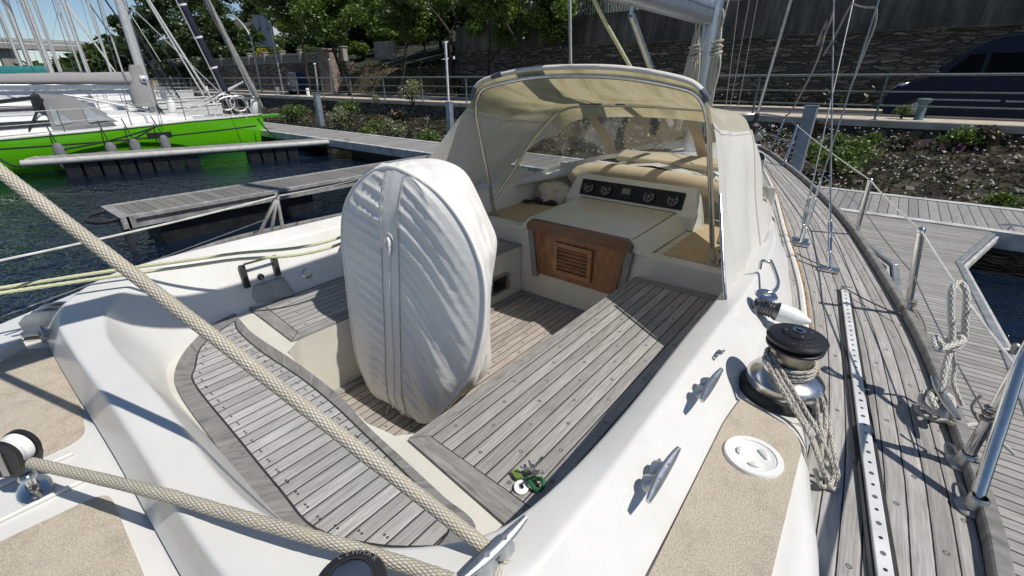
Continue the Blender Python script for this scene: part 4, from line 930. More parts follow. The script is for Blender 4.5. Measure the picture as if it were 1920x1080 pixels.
# ------------------------------------------------------------------ loose things on board
kp = V(*az(988, 902, -1.19)); ky = thing('key_bunch', 'bunch of keys with green tags and a white ring on the bench corner', 'keys', tuple(kp))
m = M()
for k in range(5):
    a = k*1.1+.3; d = V(math.cos(a), math.sin(a), .35*math.sin(k*2.1)+.2); o = kp+V(.0+.012*k-.02, .03, .008+.006*k); m.lathe([(.004,0), (.013,0), (.013,.0025), (.004,.0025)], o, V(d.y, .3, 1), 14); m.beam(o+d*.012, o+d*.055, .007, .0025)
obj('key', m, STEEL_DULL, ky)
m = M(); m.prism(rrect([(kp.x-.065,kp.y-.005), (kp.x-.03,kp.y-.02), (kp.x-.015,kp.y+.0), (kp.x-.05,kp.y+.018)], .006), kp.z-.005, kp.z+.008); obj('tag', m, plain('olive tag', (.13,.20,.045), .6), ky, bevel=.003)
m = M(); m.tube([kp+V(.03+.03*math.cos(a), .005+.018*math.sin(a), .012+.01*math.sin(a*2)) for a in [2*math.pi*i/16 for i in range(16)]], .007, 6, closed=True); obj('cord_loop', m, plain('green cord', (.012,.12,.045), .7), ky)
m = M(); m.lathe([(.008,0), (.022,0), (.024,.006), (.008,.008)], kp+V(.0,-.03,-.004), V(.2,-.2,1), 20); obj('white_ring', m, WHITEP, ky)
# winch handle lying under the hood and crumpled bag
m = M(); c = az(1010, 380, -1.05); m.tube(crv([c+V(-.12,-.03,0), c+V(-.05,-.01,.012), c+V(.06,.03,.012), c+V(.14,.07,.0)], 5), [.012]*6+[.022]*10, 10); m.ball(c+V(-.12,-.03,.0), .03, sc=(1.4,1,.7)); m.ball(c+V(.1,.05,.01), .035, sc=(1.8,1,.7))
tag(obj('winch_crank', m, BLACKP, smooth=80), 'black winch crank lying on the tan deck under the hood', 'winch crank')
m = M(); c = V(-2.38, 3.62, -1.0); rows = []
for i in range(13):
    row = []
    for j in range(20):
        a, b = math.pi*i/12, 2*math.pi*j/20; p = V(.17*math.sin(a)*math.cos(b), .17*math.sin(a)*math.sin(b), -.11*math.cos(a)); p *= 1+.55*noise.noise(p*11+V(3,1,2)); row.append(c+p)
    rows.append(row)
m.grid(rows, closev=True); tag(obj('crumpled_bag', m, mk_cloth('crumpled cream cloth', (.62,.56,.46), amt=.4), smooth=50), 'crumpled cream cloth bag left of the instrument pod', 'bag')
# ------------------------------------------------------------------ ropes
def rope(name, pts, r, mat, label, n=12, cat='rope', k=8):
    q_ = crv(pts, k); return tag(obj(name, M().tube([p+V(0, .0012*noise.noise(V(i*.3, 4, r)), .0014*noise.noise(V(i*.27, 7, r))) for i, p in enumerate(q_)], [r*(1+.06*noise.noise(V(i*.6, 9, r))) for i in range(len(q_))], n), mat, smooth=80), label, cat)
CL = az(928, 1040, -.875); END = V(-1.62, .085, -.195)
d = (END-CL)
m = M(); m.tube([CL+d*(-.04+i*.02)+V(.0012*noise.noise(V(i*.21,1,0)), 0, .0016*noise.noise(V(i*.17,2,0))-.012*4*max(0, min(1, i/60))*(1-min(1, i/60))*0) for i in range(94)], [.0152*(1+.07*noise.noise(V(i*.33, 5, 1))) for i in range(94)], 16)
loop = crv([CL, CL+V(.03,-.035,-.012), CL+V(.045,-.09,-.02), CL+V(.02,-.13,-.02), CL+V(-.03,-.14,-.0)], 6); m.tube(loop, .0155, 14)
tag(obj('mooring_rope', m, ROPE_THICK, smooth=80), 'thick cream mooring rope rising from the near cleat across the cockpit', 'rope')
r2 = [tuple(cen0) for cen0 in (b0+V(.045,-.0,.095), az(60,868,-.945), az(280,920,-.885), az(420,960,-.862), az(560,1000,-.852), az(700,1040,-.855), az(850,1090,-.85))]
rope('sheet_rope', r2[1:], .0145, ROPE_THICK, 'thick cream sheet led from the aft deck block over the coaming to the winch', 16, k=14)
# two pale yellow sheets along the port coaming
for k, (v0, v1, lab) in enumerate(((541, 443, 'upper of two pale yellow sheets stretched along the port coaming'), (550, 455, 'lower of two pale yellow sheets stretched along the port coaming'))):
    pts = [az(-60, v0+9, -.80), az(200, v0-32+(2*k), -.82), az(420, lerp(v0, v1, .66)+2, -.83), az(645, v1, -.835), V(-2.95, 2.6, -.84)]
    rope('sheet_rope', pts, .0085, ROPE_YEL, lab, 8)
# rope tail wound on the primary winch, hanging over the side
m = M()
coil = []
for i in range(60):
    a = -1.9+i*2*math.pi/20; coil.append(WC+V(.0755*math.cos(a), .0755*math.sin(a), .099+.0042*i/6+.004))
m.tube(coil, .0068, 8)
hang = [((1432,668,-.84), (1455,712,-.88), (1487,765,-.935), (1515,810,-.975), (1532,852,-1.0), (1545,888,-1.05), (1553,905,-1.10), (1540,912,-1.10), (1528,880,-1.05)),
        ((1445,662,-.835), (1475,712,-.88), (1502,755,-.93), (1528,800,-.97), (1552,850,-1.02), (1562,890,-1.09), (1556,915,-1.105)),
        ((1438,664,-.84), (1465,715,-.885), (1495,765,-.935), (1521,815,-.98), (1537,860,-1.02), (1541,885,-1.05)),
        ((1535,735,-.93), (1545,760,-.96), (1548,800,-.99), (1540,845,-1.01), (1545,890,-1.08), (1563,918,-1.11), (1572,900,-1.11), (1566,860,-1.09), (1553,790,-1.06), (1545,755,-.98)),
        ((1530,745,-.93), (1536,790,-.985), (1545,830,-1.0), (1550,870,-1.05), (1541,862,-1.02))]
for h in hang: m.tube(crv([tuple(az(*q_)) for q_ in h], 6), .0068, 8)
tag(obj('winch_rope', m, ROPE_FLECK, smooth=80), 'dark flecked white rope wound on the big winch with loops hanging down', 'rope')
# mooring bight on the side-deck cleat, looped over the lifeline
cl = az(1762, 762, -1.06)
lp = [az(1765,735,-1.0), az(1772,690,-.93), az(1785,640,-.85), az(1783,590,-.76), az(1785,545,-.68), az(1799,530,-.66), (az(1812,548,-.68)), az(1810,600,-.77), az(1806,640,-.85), az(1785,655,-.87), az(1765,645,-.86), az(1753,632,-.85), az(1757,655,-.86), az(1785,648,-.85), az(1805,640,-.84), az(1795,628,-.83), az(1775,640,-.86)]
m = M(); m.tube(crv([tuple(p) for p in lp], 7), .0105, 10)
m.tube(crv([tuple(az(*q_)) for q_ in ((1757,745,-1.04), (1735,735,-1.04), (1728,755,-1.06), (1755,775,-1.05), (1775,760,-1.02), (1765,735,-1.02), (1745,740,-1.02), (1760,770,-1.03), (1785,765,-1.05), (1778,742,-1.03), (1752,752,-1.02))], 6), .0105, 10)
m.tube(crv([tuple(az(*q_)) for q_ in ((1725,755,-1.1), (1720,770,-1.11), (1745,785,-1.11), (1775,790,-1.10), (1800,800,-1.09), (1840,800,-1.2), (1900,850,-1.6))], 6), .0085, 10)
m.tube(crv([tuple(az(*q_)) for q_ in ((1785,655,-.87), (1790,690,-.95), (1788,720,-1.0), (1805,760,-1.06))], 6), .007, 8)
tag(obj('mooring_rope', m, ROPE_WHITE, smooth=80), 'white mooring rope tied on the side deck cleat and looped over the lifeline', 'rope')
# thin ties at stanchion feet
m = M(); p = S2+V(0,0,.06)
m.tube([p+V(.02*math.cos(a), .02*math.sin(a), .004*a/3) for a in [i*.5 for i in range(40)]], .005, 6); m.tube(crv([p, p+V(.03,-.06,-.02), p+V(.05,-.16,-.03), p+V(.06,-.26,-.05)], 5), .005, 6); m.tube(crv([p, p+V(.05,-.05,-.03), p+V(.09,-.15,-.1), p+V(.12,-.3,-.3)], 5), .005, 6); m.tube(crv([p, p+V(-.03,-.01,-.02), p+V(-.045,.0,-.05)], 5), .005, 6)
tag(obj('cord_lashing', m, ROPE_GREY), 'thin weathered cord lashed around the foot of the middle stanchion', 'cord')
m = M(); p = P1.lerp(PT, .45); q_ = (PT-P1).normalized(); m.tube([p+V(.018*math.cos(a), .018*math.sin(a), .003*a) for a in [i*.5 for i in range(36)]], .006, 6); m.tube(crv([p, p+V(.0,.03,-.03), p+V(-.03,.06,-.0), p+V(-.02,.08,.04)], 5), .005, 6); m.tube(crv([p, p+V(.03,-.02,-.1), p+V(.02,-.02,-.24), p+V(.02,-.03,-.40)], 5), .006, 6)
tag(obj('cord_lashing', m, ROPE_GREY), 'grey cord knotted around the pushpit leg at the right edge', 'cord')
HALY = mk_rope('cream halyard', (.62,.585,.47), (.80,.765,.64), None, 6, .022)
for a, b, lab in ((az(1588,550,-1.095), az(1692,600,-1.085), 'thin dark cord stretched over the side deck from the track end to the stanchion'), (az(1492,480,-1.085), az(1546,505,-1.085), 'thin dark cord between the cabin foot and the near shroud plate')):
    tag(obj('thin_cord', M().tube(sag(a+V(0,0,.02), b+V(0,0,.02), .006, 8), .0035, 5), BLACKR), lab, 'cord')
# halyard bundles at the mast
for k, (u, v, lab) in enumerate(((1305, 80, 'coiled cream halyard hanging under the boom end left of the mast'), (1347, 72, 'coiled cream halyard hanging on the starboard face of the mast'))):
    c = ay(u, v, 4.78); m = M(); rg = random.Random(11+k)
    for i in range(13):
        L = rg.uniform(.34, .80); ox, oy = rg.uniform(-.038, .038), rg.uniform(-.03, .02); sp = rg.uniform(.008, .03)
        m.tube(crv([c+V(ox*.3,oy*.3,.10), c+V(ox*.8+rg.uniform(-.01,.01),oy,-.06), c+V(ox+sp+rg.uniform(-.012,.012),oy,-L*.5), c+V(ox+sp*.6,oy,-L), c+V(ox-sp*.6,oy,-L+.01), c+V(ox-sp+rg.uniform(-.012,.012),oy+.01,-L*.45), c+V(ox*.6-.01,oy+.01,-.05), c+V(ox*.2,oy*.3,.09)], 4), .0085, 6)
    for i in range(6):
        ph = rg.uniform(0, 6); m.tube([c+V((.046+.006*math.sin(i*2))*math.cos(a), .02+.035*math.sin(a)-.03, -.03-.020*i+.014*math.sin(a+ph)) for a in [2*math.pi*j/14 for j in range(14)]], .0085, 6, closed=True)
    m.tube(crv([c+V(-.01,-.01,.08), c+V(-.018,-.02,.17), c+V(.0,-.02,.22), c+V(.018,-.02,.16), c+V(.01,-.01,.08)], 5), .0085, 6); m.tube(crv([c+V(.01,0,.09), c+V(.025,.03,.4), c+V(.02,.08,1.2)], 5), .007, 6)
    tag(obj('coiled_halyard', m, HALY), lab, 'rope')
a, b = ax(1115, 3, CX-.05), ax(1190, 140, CX-.05); e = a+(b-a)*1.9
rope('vang_tackle', [a+V(0,0,.12), a, a.lerp(e,.5), e], .013, ROPE_YEL, 'pale yellow kicking strap rope slanting down from the boom to the mast foot', 8, k=3)
m = M()
for i, (u0, u1) in enumerate(((1385,1360), (1420,1383), (1405,1368))): m.tube([ay(u0, 0, 5.6+i*.4), ay(u1, 205, 5.6+i*.4)], .004, 5)
tag(obj('slack_halyard', m, ROPE_GREY), 'thin grey halyards led down forward of the mast to the foredeck', 'rope')
# ------------------------------------------------------------------ water, pontoons, quay
def mk_water():
    m = N('harbour water'); t = m.n('TexCoord'); v = m.n('Mapping', {'Vector': t.outputs['Object'], 'Scale': (1.0, 1.7, 1), 'Rotation': (0, 0, R(25))}).outputs[0]
    a = m.noise(v, 1.5, 3, .55, .4); b = m.noise(v, 5.5, 3, .5, .5); c = m.noise(v, 15, 2, .5)
    h = m.math('ADD', m.math('MULTIPLY', a, 1.0), m.math('ADD', m.math('MULTIPLY', b, .34), m.math('MULTIPLY', c, .10)))
    m.set(col=(.002,.007,.019), rough=.02, spec=.5, ior=1.33); m.bump(h, .6, .18); return m.m
m = M(); m.add([V(-900,-400,WATER), V(300,-400,WATER), V(300,700,WATER), V(-900,700,WATER)], [(0,1,2,3)]); obj('water', m, mk_water(), kind='structure')
DOCK = mk_teak('grey dock planks', .118, (.30,.295,.285), plug=None, linew=.035)
DOCK_X = mk_teak('grey dock planks across', .118, (.30,.295,.285), plug=None, linew=.035, swap=True)
DOCK_FINE = mk_teak('weathered grooved dock planks', .066, (.34,.33,.315), plug=None, linew=.055, swap=True)
DOCK_EDGE = plain('pale dock fender rail', (.50,.50,.48), .6, var=.25, scale=5, bump=.2)
FLOAT = plain('black dock float', (.012,.013,.015), .5, var=.4)
FRAME = plain('dark dock frame', (.055,.06,.065), .5, .4, var=.3)
DZ = -1.75
def dock_thing(name, label, loc): return thing(name, label, 'pontoon', loc)
mp = dock_thing('main_pontoon', 'long grey planked walkway pontoon running along below the quay', (-10, 9, WATER))
m = M(); m.prism([(-40,8.25), (14,8.25), (14,9.68), (-40,9.68)], DZ-.05, DZ); obj('deck_planks', m, DOCK, mp)
m = M()
for y in (8.17, 9.76): m.prism([(-40,y-.075), (14,y-.075), (14,y+.075), (-40,y+.075)], DZ-.20, DZ+.012)
for k, x in enumerate(range(-38, 14, 4)): pass
obj('edge_rail', m, DOCK_EDGE, mp, bevel=.02)
m = M(); m.prism([(-40,8.26), (14,8.26), (14,9.66), (-40,9.66)], DZ-.3, DZ-.06); obj('frame', m, FRAME, mp)
for x in range(-36, 13, 6):
    m = M().box((x, 8.96, DZ-.47), (2.6, 1.2, .5)); obj('float_block', m, FLOAT, mp, bevel=.05)
for x, y in ((-13.2, 8.22), (1.55, 8.3), (-4.5, 9.7)):
    m = M(); m.tube(crv([(x-.16,y,DZ+.055), (x-.08,y,DZ+.075), (x+.08,y,DZ+.075), (x+.16,y,DZ+.055)], 4), .013, 8)
    for s in (-.06, .06): m.tube([V(x+s*1.4,y,DZ), V(x+s,y,DZ+.075)], .012, 8)
    obj('dock_cleat', m, ALU, mp)
# our own finger on the starboard side
fg = dock_thing('finger_pontoon', 'weathered grey finger pontoon with flared root along the starboard side of the yacht', (.8, 4, WATER))
P_L = [(.52,-2.2), (.44,4.6), (.38,5.9), (-.30,7.55), (-.42,8.09)]; P_R = [(1.30,8.09), (1.30,8.0), (.90,6.42), (1.03,4.35), (1.13,-2.2)]
m = M().prism(P_L+P_R, DZ-.05, DZ-.004); obj('deck_planks', m, DOCK_FINE, fg)
m = M()
for pl in (P_L, P_R):
    for a, b in zip(pl, pl[1:]):
        if a[1] > 7.99 and b[1] > 7.99: continue
        m.beam(V(*a, DZ-.055), V(*b, DZ-.055), .06, .12)
obj('edge_rail', m, plain('aluminium dock edge', (.42,.43,.43), .45, .6, var=.2), fg, bevel=.008)
m = M()
for s, (a, b) in ((1, (P_R[2], P_R[3])), (1, (P_R[3], P_R[4])), (-1, (P_L[1], P_L[2])), (-1, (P_L[2], P_L[3])), (1, (P_R[1], P_R[2]))):
    a, b = V(*a, DZ-.07), V(*b, DZ-.07); nrm = V((b-a).y, -(b-a).x, 0).normalized()*(.055 if nrm_sign(s, b-a) else -.055) if False else V(.055*s, 0, 0)
    m.beam(a+nrm, b+nrm, .035, .09)
obj('fender_strip', m, DOCK_EDGE, fg, bevel=.01)
m = M().box((.78, 2.0, DZ-.4), (.5, 7, .5)); obj('float_block', m, FLOAT, fg, bevel=.05)
m = M(); m.tube([V(1.06,4.3,DZ), V(1.06,4.3,DZ+.05)], .02, 8); m.ball((1.06,4.3,DZ+.06), .025); obj('bolt', m, STEEL_DULL, fg)
# finger on the port side
f2 = dock_thing('finger_pontoon', 'narrow planked finger pontoon on black floats in the water off the port side', (-8.5, 4, WATER))
m = M().prism([(-8.98,1.45), (-8.98,8.09), (-8.16,8.09), (-8.16,1.45)], DZ-.05, DZ); obj('deck_planks', m, mk_teak('finger planks', .14, (.20,.195,.185), plug=None, linew=.03, swap=True), f2)
m = M()
for x in (-8.105, -9.035): m.prism([(x-.055,1.38), (x+.055,1.38), (x+.055,8.09), (x-.055,8.09)], DZ-.16, DZ+.01)
m.prism([(-9.09,1.33), (-8.05,1.33), (-8.05,1.45), (-9.09,1.45)], DZ-.16, DZ+.008); obj('edge_rail', m, plain('grey weathered edge rail', (.30,.30,.29), .7, var=.25, bump=.2), f2, bevel=.02)
for y0, y1 in ((1.75, 4.2), (5.6, 7.8)):
    m = M().box((-8.55, (y0+y1)/2, DZ-.42), (.78, y1-y0, .50)); obj('float_block', m, FLOAT, f2, bevel=.03)
m = M(); m.beam(V(-8.06,1.5,DZ-.06), V(-8.06,8.0,DZ-.06), .03, .05); obj('frame', m, FRAME, f2)
m = M(); m.tube(crv([(-8.2,1.4,DZ-.03), (-8.25,1.15,DZ-.05), (-8.55,1.05,DZ-.06), (-8.85,1.15,DZ-.05), (-8.9,1.4,DZ-.03)], 5), .03, 8); obj('bumper_hoop', m, BLACKR, f2)
m = M(); m.beam(V(-8.12,1.36,DZ), V(-8.10,1.36,WATER-.5), .07, .07); obj('pile_guide', m, FRAME, f2)
# finger alongside the green boat
f3 = dock_thing('finger_pontoon', 'pale edged finger pontoon with ribbed black floats beside the green yacht', (-15, 4, WATER))
a0, a1 = V(-16.05,1.45,0), V(-14.1,8.09,0); dv = (a1-a0).normalized(); nv = V(-dv.y, dv.x, 0)
m = M(); pl = [a0+nv*.62, a0+nv*.2-dv*.15, a0, a1, a1+nv*.62]; m.prism([(p.x, p.y) for p in pl], DZ-.05, DZ); obj('deck_planks', m, DOCK_X, f3)
m = M(); m.tube(crv([tuple(V(*(a0+nv*.62).xy, DZ-.07)), tuple(V(*(a0+nv*.25-dv*.13).xy, DZ-.07)), tuple(V(*(a0-dv*.02).xy, DZ-.07)), tuple(V(*(a0+dv*.4-nv*.05).xy, DZ-.07)), tuple(V(*(a1-nv*.05).xy, DZ-.07))], 6), .078, 10); obj('edge_rail', m, plain('pale grey dock fender', (.46,.45,.43), .55, var=.12), f3)
for t0, t1 in ((.07, .50), (.66, .88)):
    L = (a1-a0).length; n_ = int((t1-t0)*L/.36)
    for i in range(n_):
        p = a0+dv*(L*t0+(i+.5)*.36)+nv*.28; m = M().box((p.x, p.y, DZ-.40), (.62,.33,.52), Matrix.Rotation(math.atan2(dv.y, dv.x)-math.pi/2, 3, 'Z')); obj('float_block', m, FLOAT, f3, bevel=.04)
m = M(); m.beam(V(*(a0+dv*.5+nv*.3).xy, DZ-.12), V(*(a1+nv*.3).xy, DZ-.12), .5, .12); obj('frame', m, FRAME, f3)
# piles
PILE = plain('blue grey steel pile', (.22,.27,.32), .55, .3, var=.15, scale=4)
def pile(x, y, top, w, label, extra=None):
    t = thing('mooring_pile', label, 'pile', (x, y, WATER)); m = M().box((x, y, (top-3.2)/2), (w, w*.9, top+3.2)); obj('post', m, PILE, t, bevel=.01)
    m = M().box((x, y, top+.01), (w*1.08, w*1.0, .02)); obj('cap', m, PILE, t)
    m = M(); 
    for s in (-1, 1): m.box((x+s*(w/2+.035), y-.1, DZ-.03), (.05,.5,.07))
    m.box((x, y-.1-.25-.03+.03, DZ-.03), (w+.12, .05, .07)) if False else None
    obj('pile_guide', m, FRAME, t)
    if extra:
        m = M().tube([V(x-.02,y,top), V(x-.02,y,extra)], .035, 8); m.beam(V(x-.02,y-.05,extra), V(x-.02,y+.08,extra+.02), .06, .03); obj('lamp_pole', m, plain('pale painted pole', (.62,.64,.64), .5, var=.1), t)
    return t
pile(-1.24, 9.98, -.43, .20, 'blue grey steel pile standing right of our bow')
pile(-10.62, 10.2, -.62, .17, 'steel pile with a thin pale pole on top, left of the spray hood', .97)
q = az(603, 236, -1.75); pile(q.x, q.y, ay(592, 178, q.y).z, .22, 'short grey steel pile near the bow of the green yacht')
q = ax(312, 195, -29); pile(q.x, q.y, ax(306, 167, -29).z, .22, 'distant grey steel pile left of the green yacht mast foot')
# ---- quay
QY, QZ = 16.3, -1.0
PAVE = plain('tan quay pavement', (.52,.45,.36), .85, var=.18, scale=3, bump=.3, bscale=40)
ASPH = plain('road asphalt', (.075,.073,.07), .9, var=.25, scale=2, bump=.3, bscale=60)
m = M().prism([(-140,QY), (60,QY), (60,18.0), (-140,18.0)], QZ-.15, QZ); obj('pavement', m, PAVE, kind='structure')
m = M().prism([(-140,18.0), (60,18.0), (60,18.16), (-140,18.16)], QZ-.25, QZ+.004); obj('kerb', m, plain('kerb stone', (.33,.31,.28), .85, var=.2), kind='structure')
m = M().add([V(-140,18.1,QZ-.11), V(60,18.1,QZ-.11), V(60,24,QZ-.11), V(-140,24,QZ-.11)], [(0,1,2,3)]); obj('road', m, ASPH, kind='structure')
m = M().prism([(-140,21.6), (60,21.6), (60,23.4), (-140,23.4)], QZ-.3, QZ-.0); obj('pavement', m, PAVE, kind='structure')
QSTONE = mk_stone('quay rubble stone', [(.10,.085,.065), (.17,.145,.11), (.23,.20,.155)], (2.2, 4.5), moss=.35)
m = M(); rows = []
for i in range(121):
    x = -90+i
    rows.append([V(x, QY+.02, QZ-.02), V(x, QY-.02, QZ-.12), V(x, QY-.05, QZ-.5), V(x, QY-.15, QZ-.85), V(x, QY-.4, WATER-.5)])
m.grid(rows); tag(obj('quay_wall', m, QSTONE, smooth=30), 'low mossy rubble wall holding up the quay edge above the bank', 'wall')
m = M().prism([(-140,QY-.10), (60,QY-.10), (60,QY+.25), (-140,QY+.25)], QZ-.16, QZ+.008); tag(obj('quay_coping', m, plain('pale quay coping stone', (.50,.445,.37), .85, var=.2, scale=2, bump=.3), bevel=.02), 'pale stone coping along the top edge of the quay', 'coping')
# sloping bank below the quay
def bankz(x, y):
    t = (QY-.1-y)/6.3; base = lerp(-1.42, -2.55, t**.9) if x > -12 else lerp(-1.75, -2.7, t**.7)
    return base+.16*noise.noise(V(x*.7, y*.7, 0))+.08*noise.noise(V(x*2.3, y*2.3, 4))
m = M(); rows = []
for i in range(261):
    x = -90+i*.4; rows.append([V(x, QY-.1-k*.35, bankz(x, QY-.1-k*.35)) for k in range(19)])
m.grid(rows)
bm_ = N('bank earth'); vv = bm_.oc(); f = bm_.noise(vv, 1.6, 6, .65); g = bm_.noise(vv, 11, 5, .7)
cc = bm_.ramp(f, [(.3, (.012,.012,.009)), (.5, (.042,.038,.030)), (.7, (.13,.115,.09))]); cc = bm_.mix(.6, cc, bm_.ramp(g, [(.35, .35), (.7, 1.5)]), 'MULTIPLY'); bm_.set(col=cc, rough=.95, spec=.1); bm_.bump(g, 1.0, .06)
obj('bank', m, bm_.m, kind='structure')
# quay railing
RAIL = plain('grey green painted rail', (.20,.23,.23), .5, .2, var=.2)
rl = thing('quay_railing', 'long grey green metal railing with three bars along the quay edge', 'railing', (-10, QY+.15, QZ))
for z, r in ((.115, .030), (-.29, .018), (-.63, .018)):
    m = M().tube([V(-95, QY+.2, z), V(14, QY+.2, z)], r, 8); obj('bar', m, RAIL, rl)
for i in range(33):
    x = 8.8-3.1*i; m = M().beam(V(x, QY+.2, QZ-.02), V(x, QY+.2, .10), .05, .05, up=V(0,1,0)); m.box((x, QY+.2, QZ+.012), (.14,.14,.015)); obj('post', m, RAIL, rl)
# upper retaining wall: rubble below, concrete above
WY = 23.3
STONE = mk_stone('dark rubble masonry', [(.075,.069,.06), (.145,.133,.114), (.27,.245,.205)], (1.5, 9.0), moss=.3)
cn = N('stained concrete'); f = cn.noise(cn.oc(1.2, 1.2, .16), 1.6, 6, .65, .3); g = cn.noise(cn.oc(), .5, 4); k = cn.noise(cn.n('Mapping', {'Vector': cn.n('TexCoord').outputs['Object'], 'Rotation': (0, R(38), 0), 'Scale': (1.6, 1, .22)}).outputs[0], 1.3, 5, .62, .5)
cc = cn.ramp(f, [(.3, (.06,.056,.047)), (.55, (.14,.129,.108)), (.75, (.27,.248,.205))]); cc = cn.mix(cn.math('MULTIPLY', cn.math('SUBTRACT', g, .4, clamp=True), 1.8), cc, (.02,.019,.016)); cc = cn.mix(cn.math('MULTIPLY', cn.math('SUBTRACT', k, .52, clamp=True), 3.2, clamp=True), cc, (.25,.235,.205)); cn.set(col=cc, rough=.9, spec=.2); cn.bump(f, .3, .03)  # slanting pale bands painted in for sun through trees; the rest is staining
uw = thing('retaining_wall', 'high dark retaining wall of rubble below stained concrete behind the road', 'wall', (0, WY, QZ))
m = M().box((12, WY+.4, .3), (71, .8, 2.7)); obj('stone_base', m, STONE, uw)
m = M(); rows = []
for i in range(36): 
    x = -23.5+i*2.03; rows.append([V(x, WY+.06, 1.62), V(x, WY+.10, 2.0), V(x, WY+.18, 3.05), V(x, WY+.75, 3.05), V(x, WY+.75, 1.4)])
m.grid(rows); m.add(rows[0], [(0,1,2,3,4)]); obj('concrete_face', m, cn.m, uw)
m = M()
for i in range(12): m.lathe([(.0,.0), (.05,.0), (.05,-.1)], (-20+i*3.4, WY+.05, 1.85), V(0,-1,0), 10)
obj('weep_hole', m, BLACKP, uw, kind='stuff')
m = M().box((0, WY-.04, 1.63), (46, .18, .07)); obj('ledge', m, cn.m, uw)
fe = thing('garden_fence', 'pale post and rail fence on top of the high retaining wall', 'fence', (-14, WY+.5, 3.0))
for i in range(10): m = M().box((-21+i*1.6, WY+.5, 3.5), (.14,.14,1.0)); obj('post', m, plain('pale fence post', (.42,.42,.40), .7) if i == 0 else bpy.data.materials['pale fence post'], fe)
m = M()
for k in range(96): m.box((-21+k*.15, WY+.5, 3.45), (.04,.04,.75))
m.box((-13.8, WY+.5, 3.85), (14.6,.08,.07)); obj('rail', m, bpy.data.materials['pale fence post'], fe)
# left part: lower wall with balustrade and the dry grass bank
lw = thing('balustrade_wall', 'dark garden wall topped by a pale stone balustrade beyond the road, left of the trees', 'wall', (-45, WY, QZ))
m = M().box((-62, WY+.4, .15), (52, .8, 2.5)); obj('stone_base', m, STONE, lw)
BAL = plain('pale balustrade stone', (.34,.32,.28), .85, var=.2, bump=.3)
for i in range(15): m = M().box((-36.6-i*3.4, WY+.35, 1.85), (.42,.42,1.1)); m.box((-36.6-i*3.4, WY+.35, 2.43), (.56,.56,.08)); obj('pillar', m, BAL, lw, bevel=.02)
m = M().box((-61, WY+.35, 2.1), (49, .26, .14)); m.box((-61, WY+.35, 1.45), (49,.26,.1)); obj('handrail', m, BAL, lw)
m = M()
for k in range(170): m.box((-36.9-k*.28, WY+.35, 1.77), (.09,.12,.55))
obj('baluster', m, BAL, lw, kind='stuff')
m = M(); rows = []
for i in range(32):
    x = -37+i*.45; rows.append([V(x, WY-.6+.3*noise.noise(V(x,0,0)), QZ-.1), V(x, WY-.1+.3*noise.noise(V(x,3,0)), .1+.3*noise.noise(V(x*.9,1,0))), V(x, WY+.8, .85+.15*noise.noise(V(x,7,0))), V(x, WY+3, 1.05), V(x, WY+7, 1.6)])
m.grid(rows); DRY = plain('dry grass bank', (.10,.078,.042), .95, var=.5, scale=2.5, bump=.8, bscale=14); obj('grass_bank', m, DRY, kind='structure')
m = M(); rows = []
for i in range(60):
    x = -150+i*4; rows.append([V(x, y, min(z+.012*max(0,-60-x)*(y-23)/10, 22)+.8*noise.noise(V(x*.06, y*.06, 2))) for y, z in ((24.1, 1.2 if x < -24 else 2.7), (30, 2.6), (42, 6), (60, 10), (90, 14))])
m.grid(rows); obj('hillside', m, plain('wooded hillside', (.020,.028,.011), .95, var=.6, scale=.6, bump=1, bscale=3), kind='structure')
# ------------------------------------------------------------------ trees and plants
def leaves(m, c, n, rad, size, sq=(1,1,1), mi=0, rng=random):
    for _ in range(n):
        u = rng.gauss(0,1), rng.gauss(0,1), rng.gauss(0,1); l = math.sqrt(sum(x*x for x in u)) or 1; rr = rad*rng.random()**.4
        p = V(c[0]+u[0]/l*rr*sq[0], c[1]+u[1]/l*rr*sq[1], c[2]+u[2]/l*rr*sq[2])
        a = V(rng.uniform(-1,1), rng.uniform(-1,1), rng.uniform(-.6,.6)).normalized(); b = a.cross(V(rng.uniform(-1,1), rng.uniform(-1,1), rng.uniform(-1,1))).normalized(); s = size*rng.uniform(.6,1.3)
        m.add([p-a*s, p+b*s*.55+V(0,0,-.1*s), p+a*s, p-b*s*.55], [(0,1,2,3)], [(0,0),(1,0),(1,1),(0,1)], mi, True)
LEAF = mk_leaf('plane tree leaves', (.034,.066,.013), (.10,.17,.030), (.22,.30,.065), .5)
LEAF_D = mk_leaf('dark evergreen leaves', (.018,.034,.010), (.040,.070,.018), (.085,.125,.034), .36)
LEAF_L = mk_leaf('bright shrub leaves', (.05,.09,.018), (.10,.16,.03), (.19,.25,.06), .4)
LEAF_P = mk_leaf('pale grey green leaves', (.10,.12,.06), (.20,.22,.12), (.36,.37,.24), .3)
LEAF_Y = mk_leaf('yellow bush leaves', (.18,.16,.015), (.34,.30,.02), (.50,.42,.04), .4)
LEAF_B = mk_leaf('brown dry weeds', (.035,.025,.016), (.075,.050,.030), (.14,.10,.06), .2)
BARK = plain('dark bark', (.045,.038,.030), .95, var=.4, scale=6, bump=.8, bscale=25)
BARK_L = plain('mottled pale bark', (.12,.105,.085), .9, var=.45, scale=5, bump=.5, bscale=18)
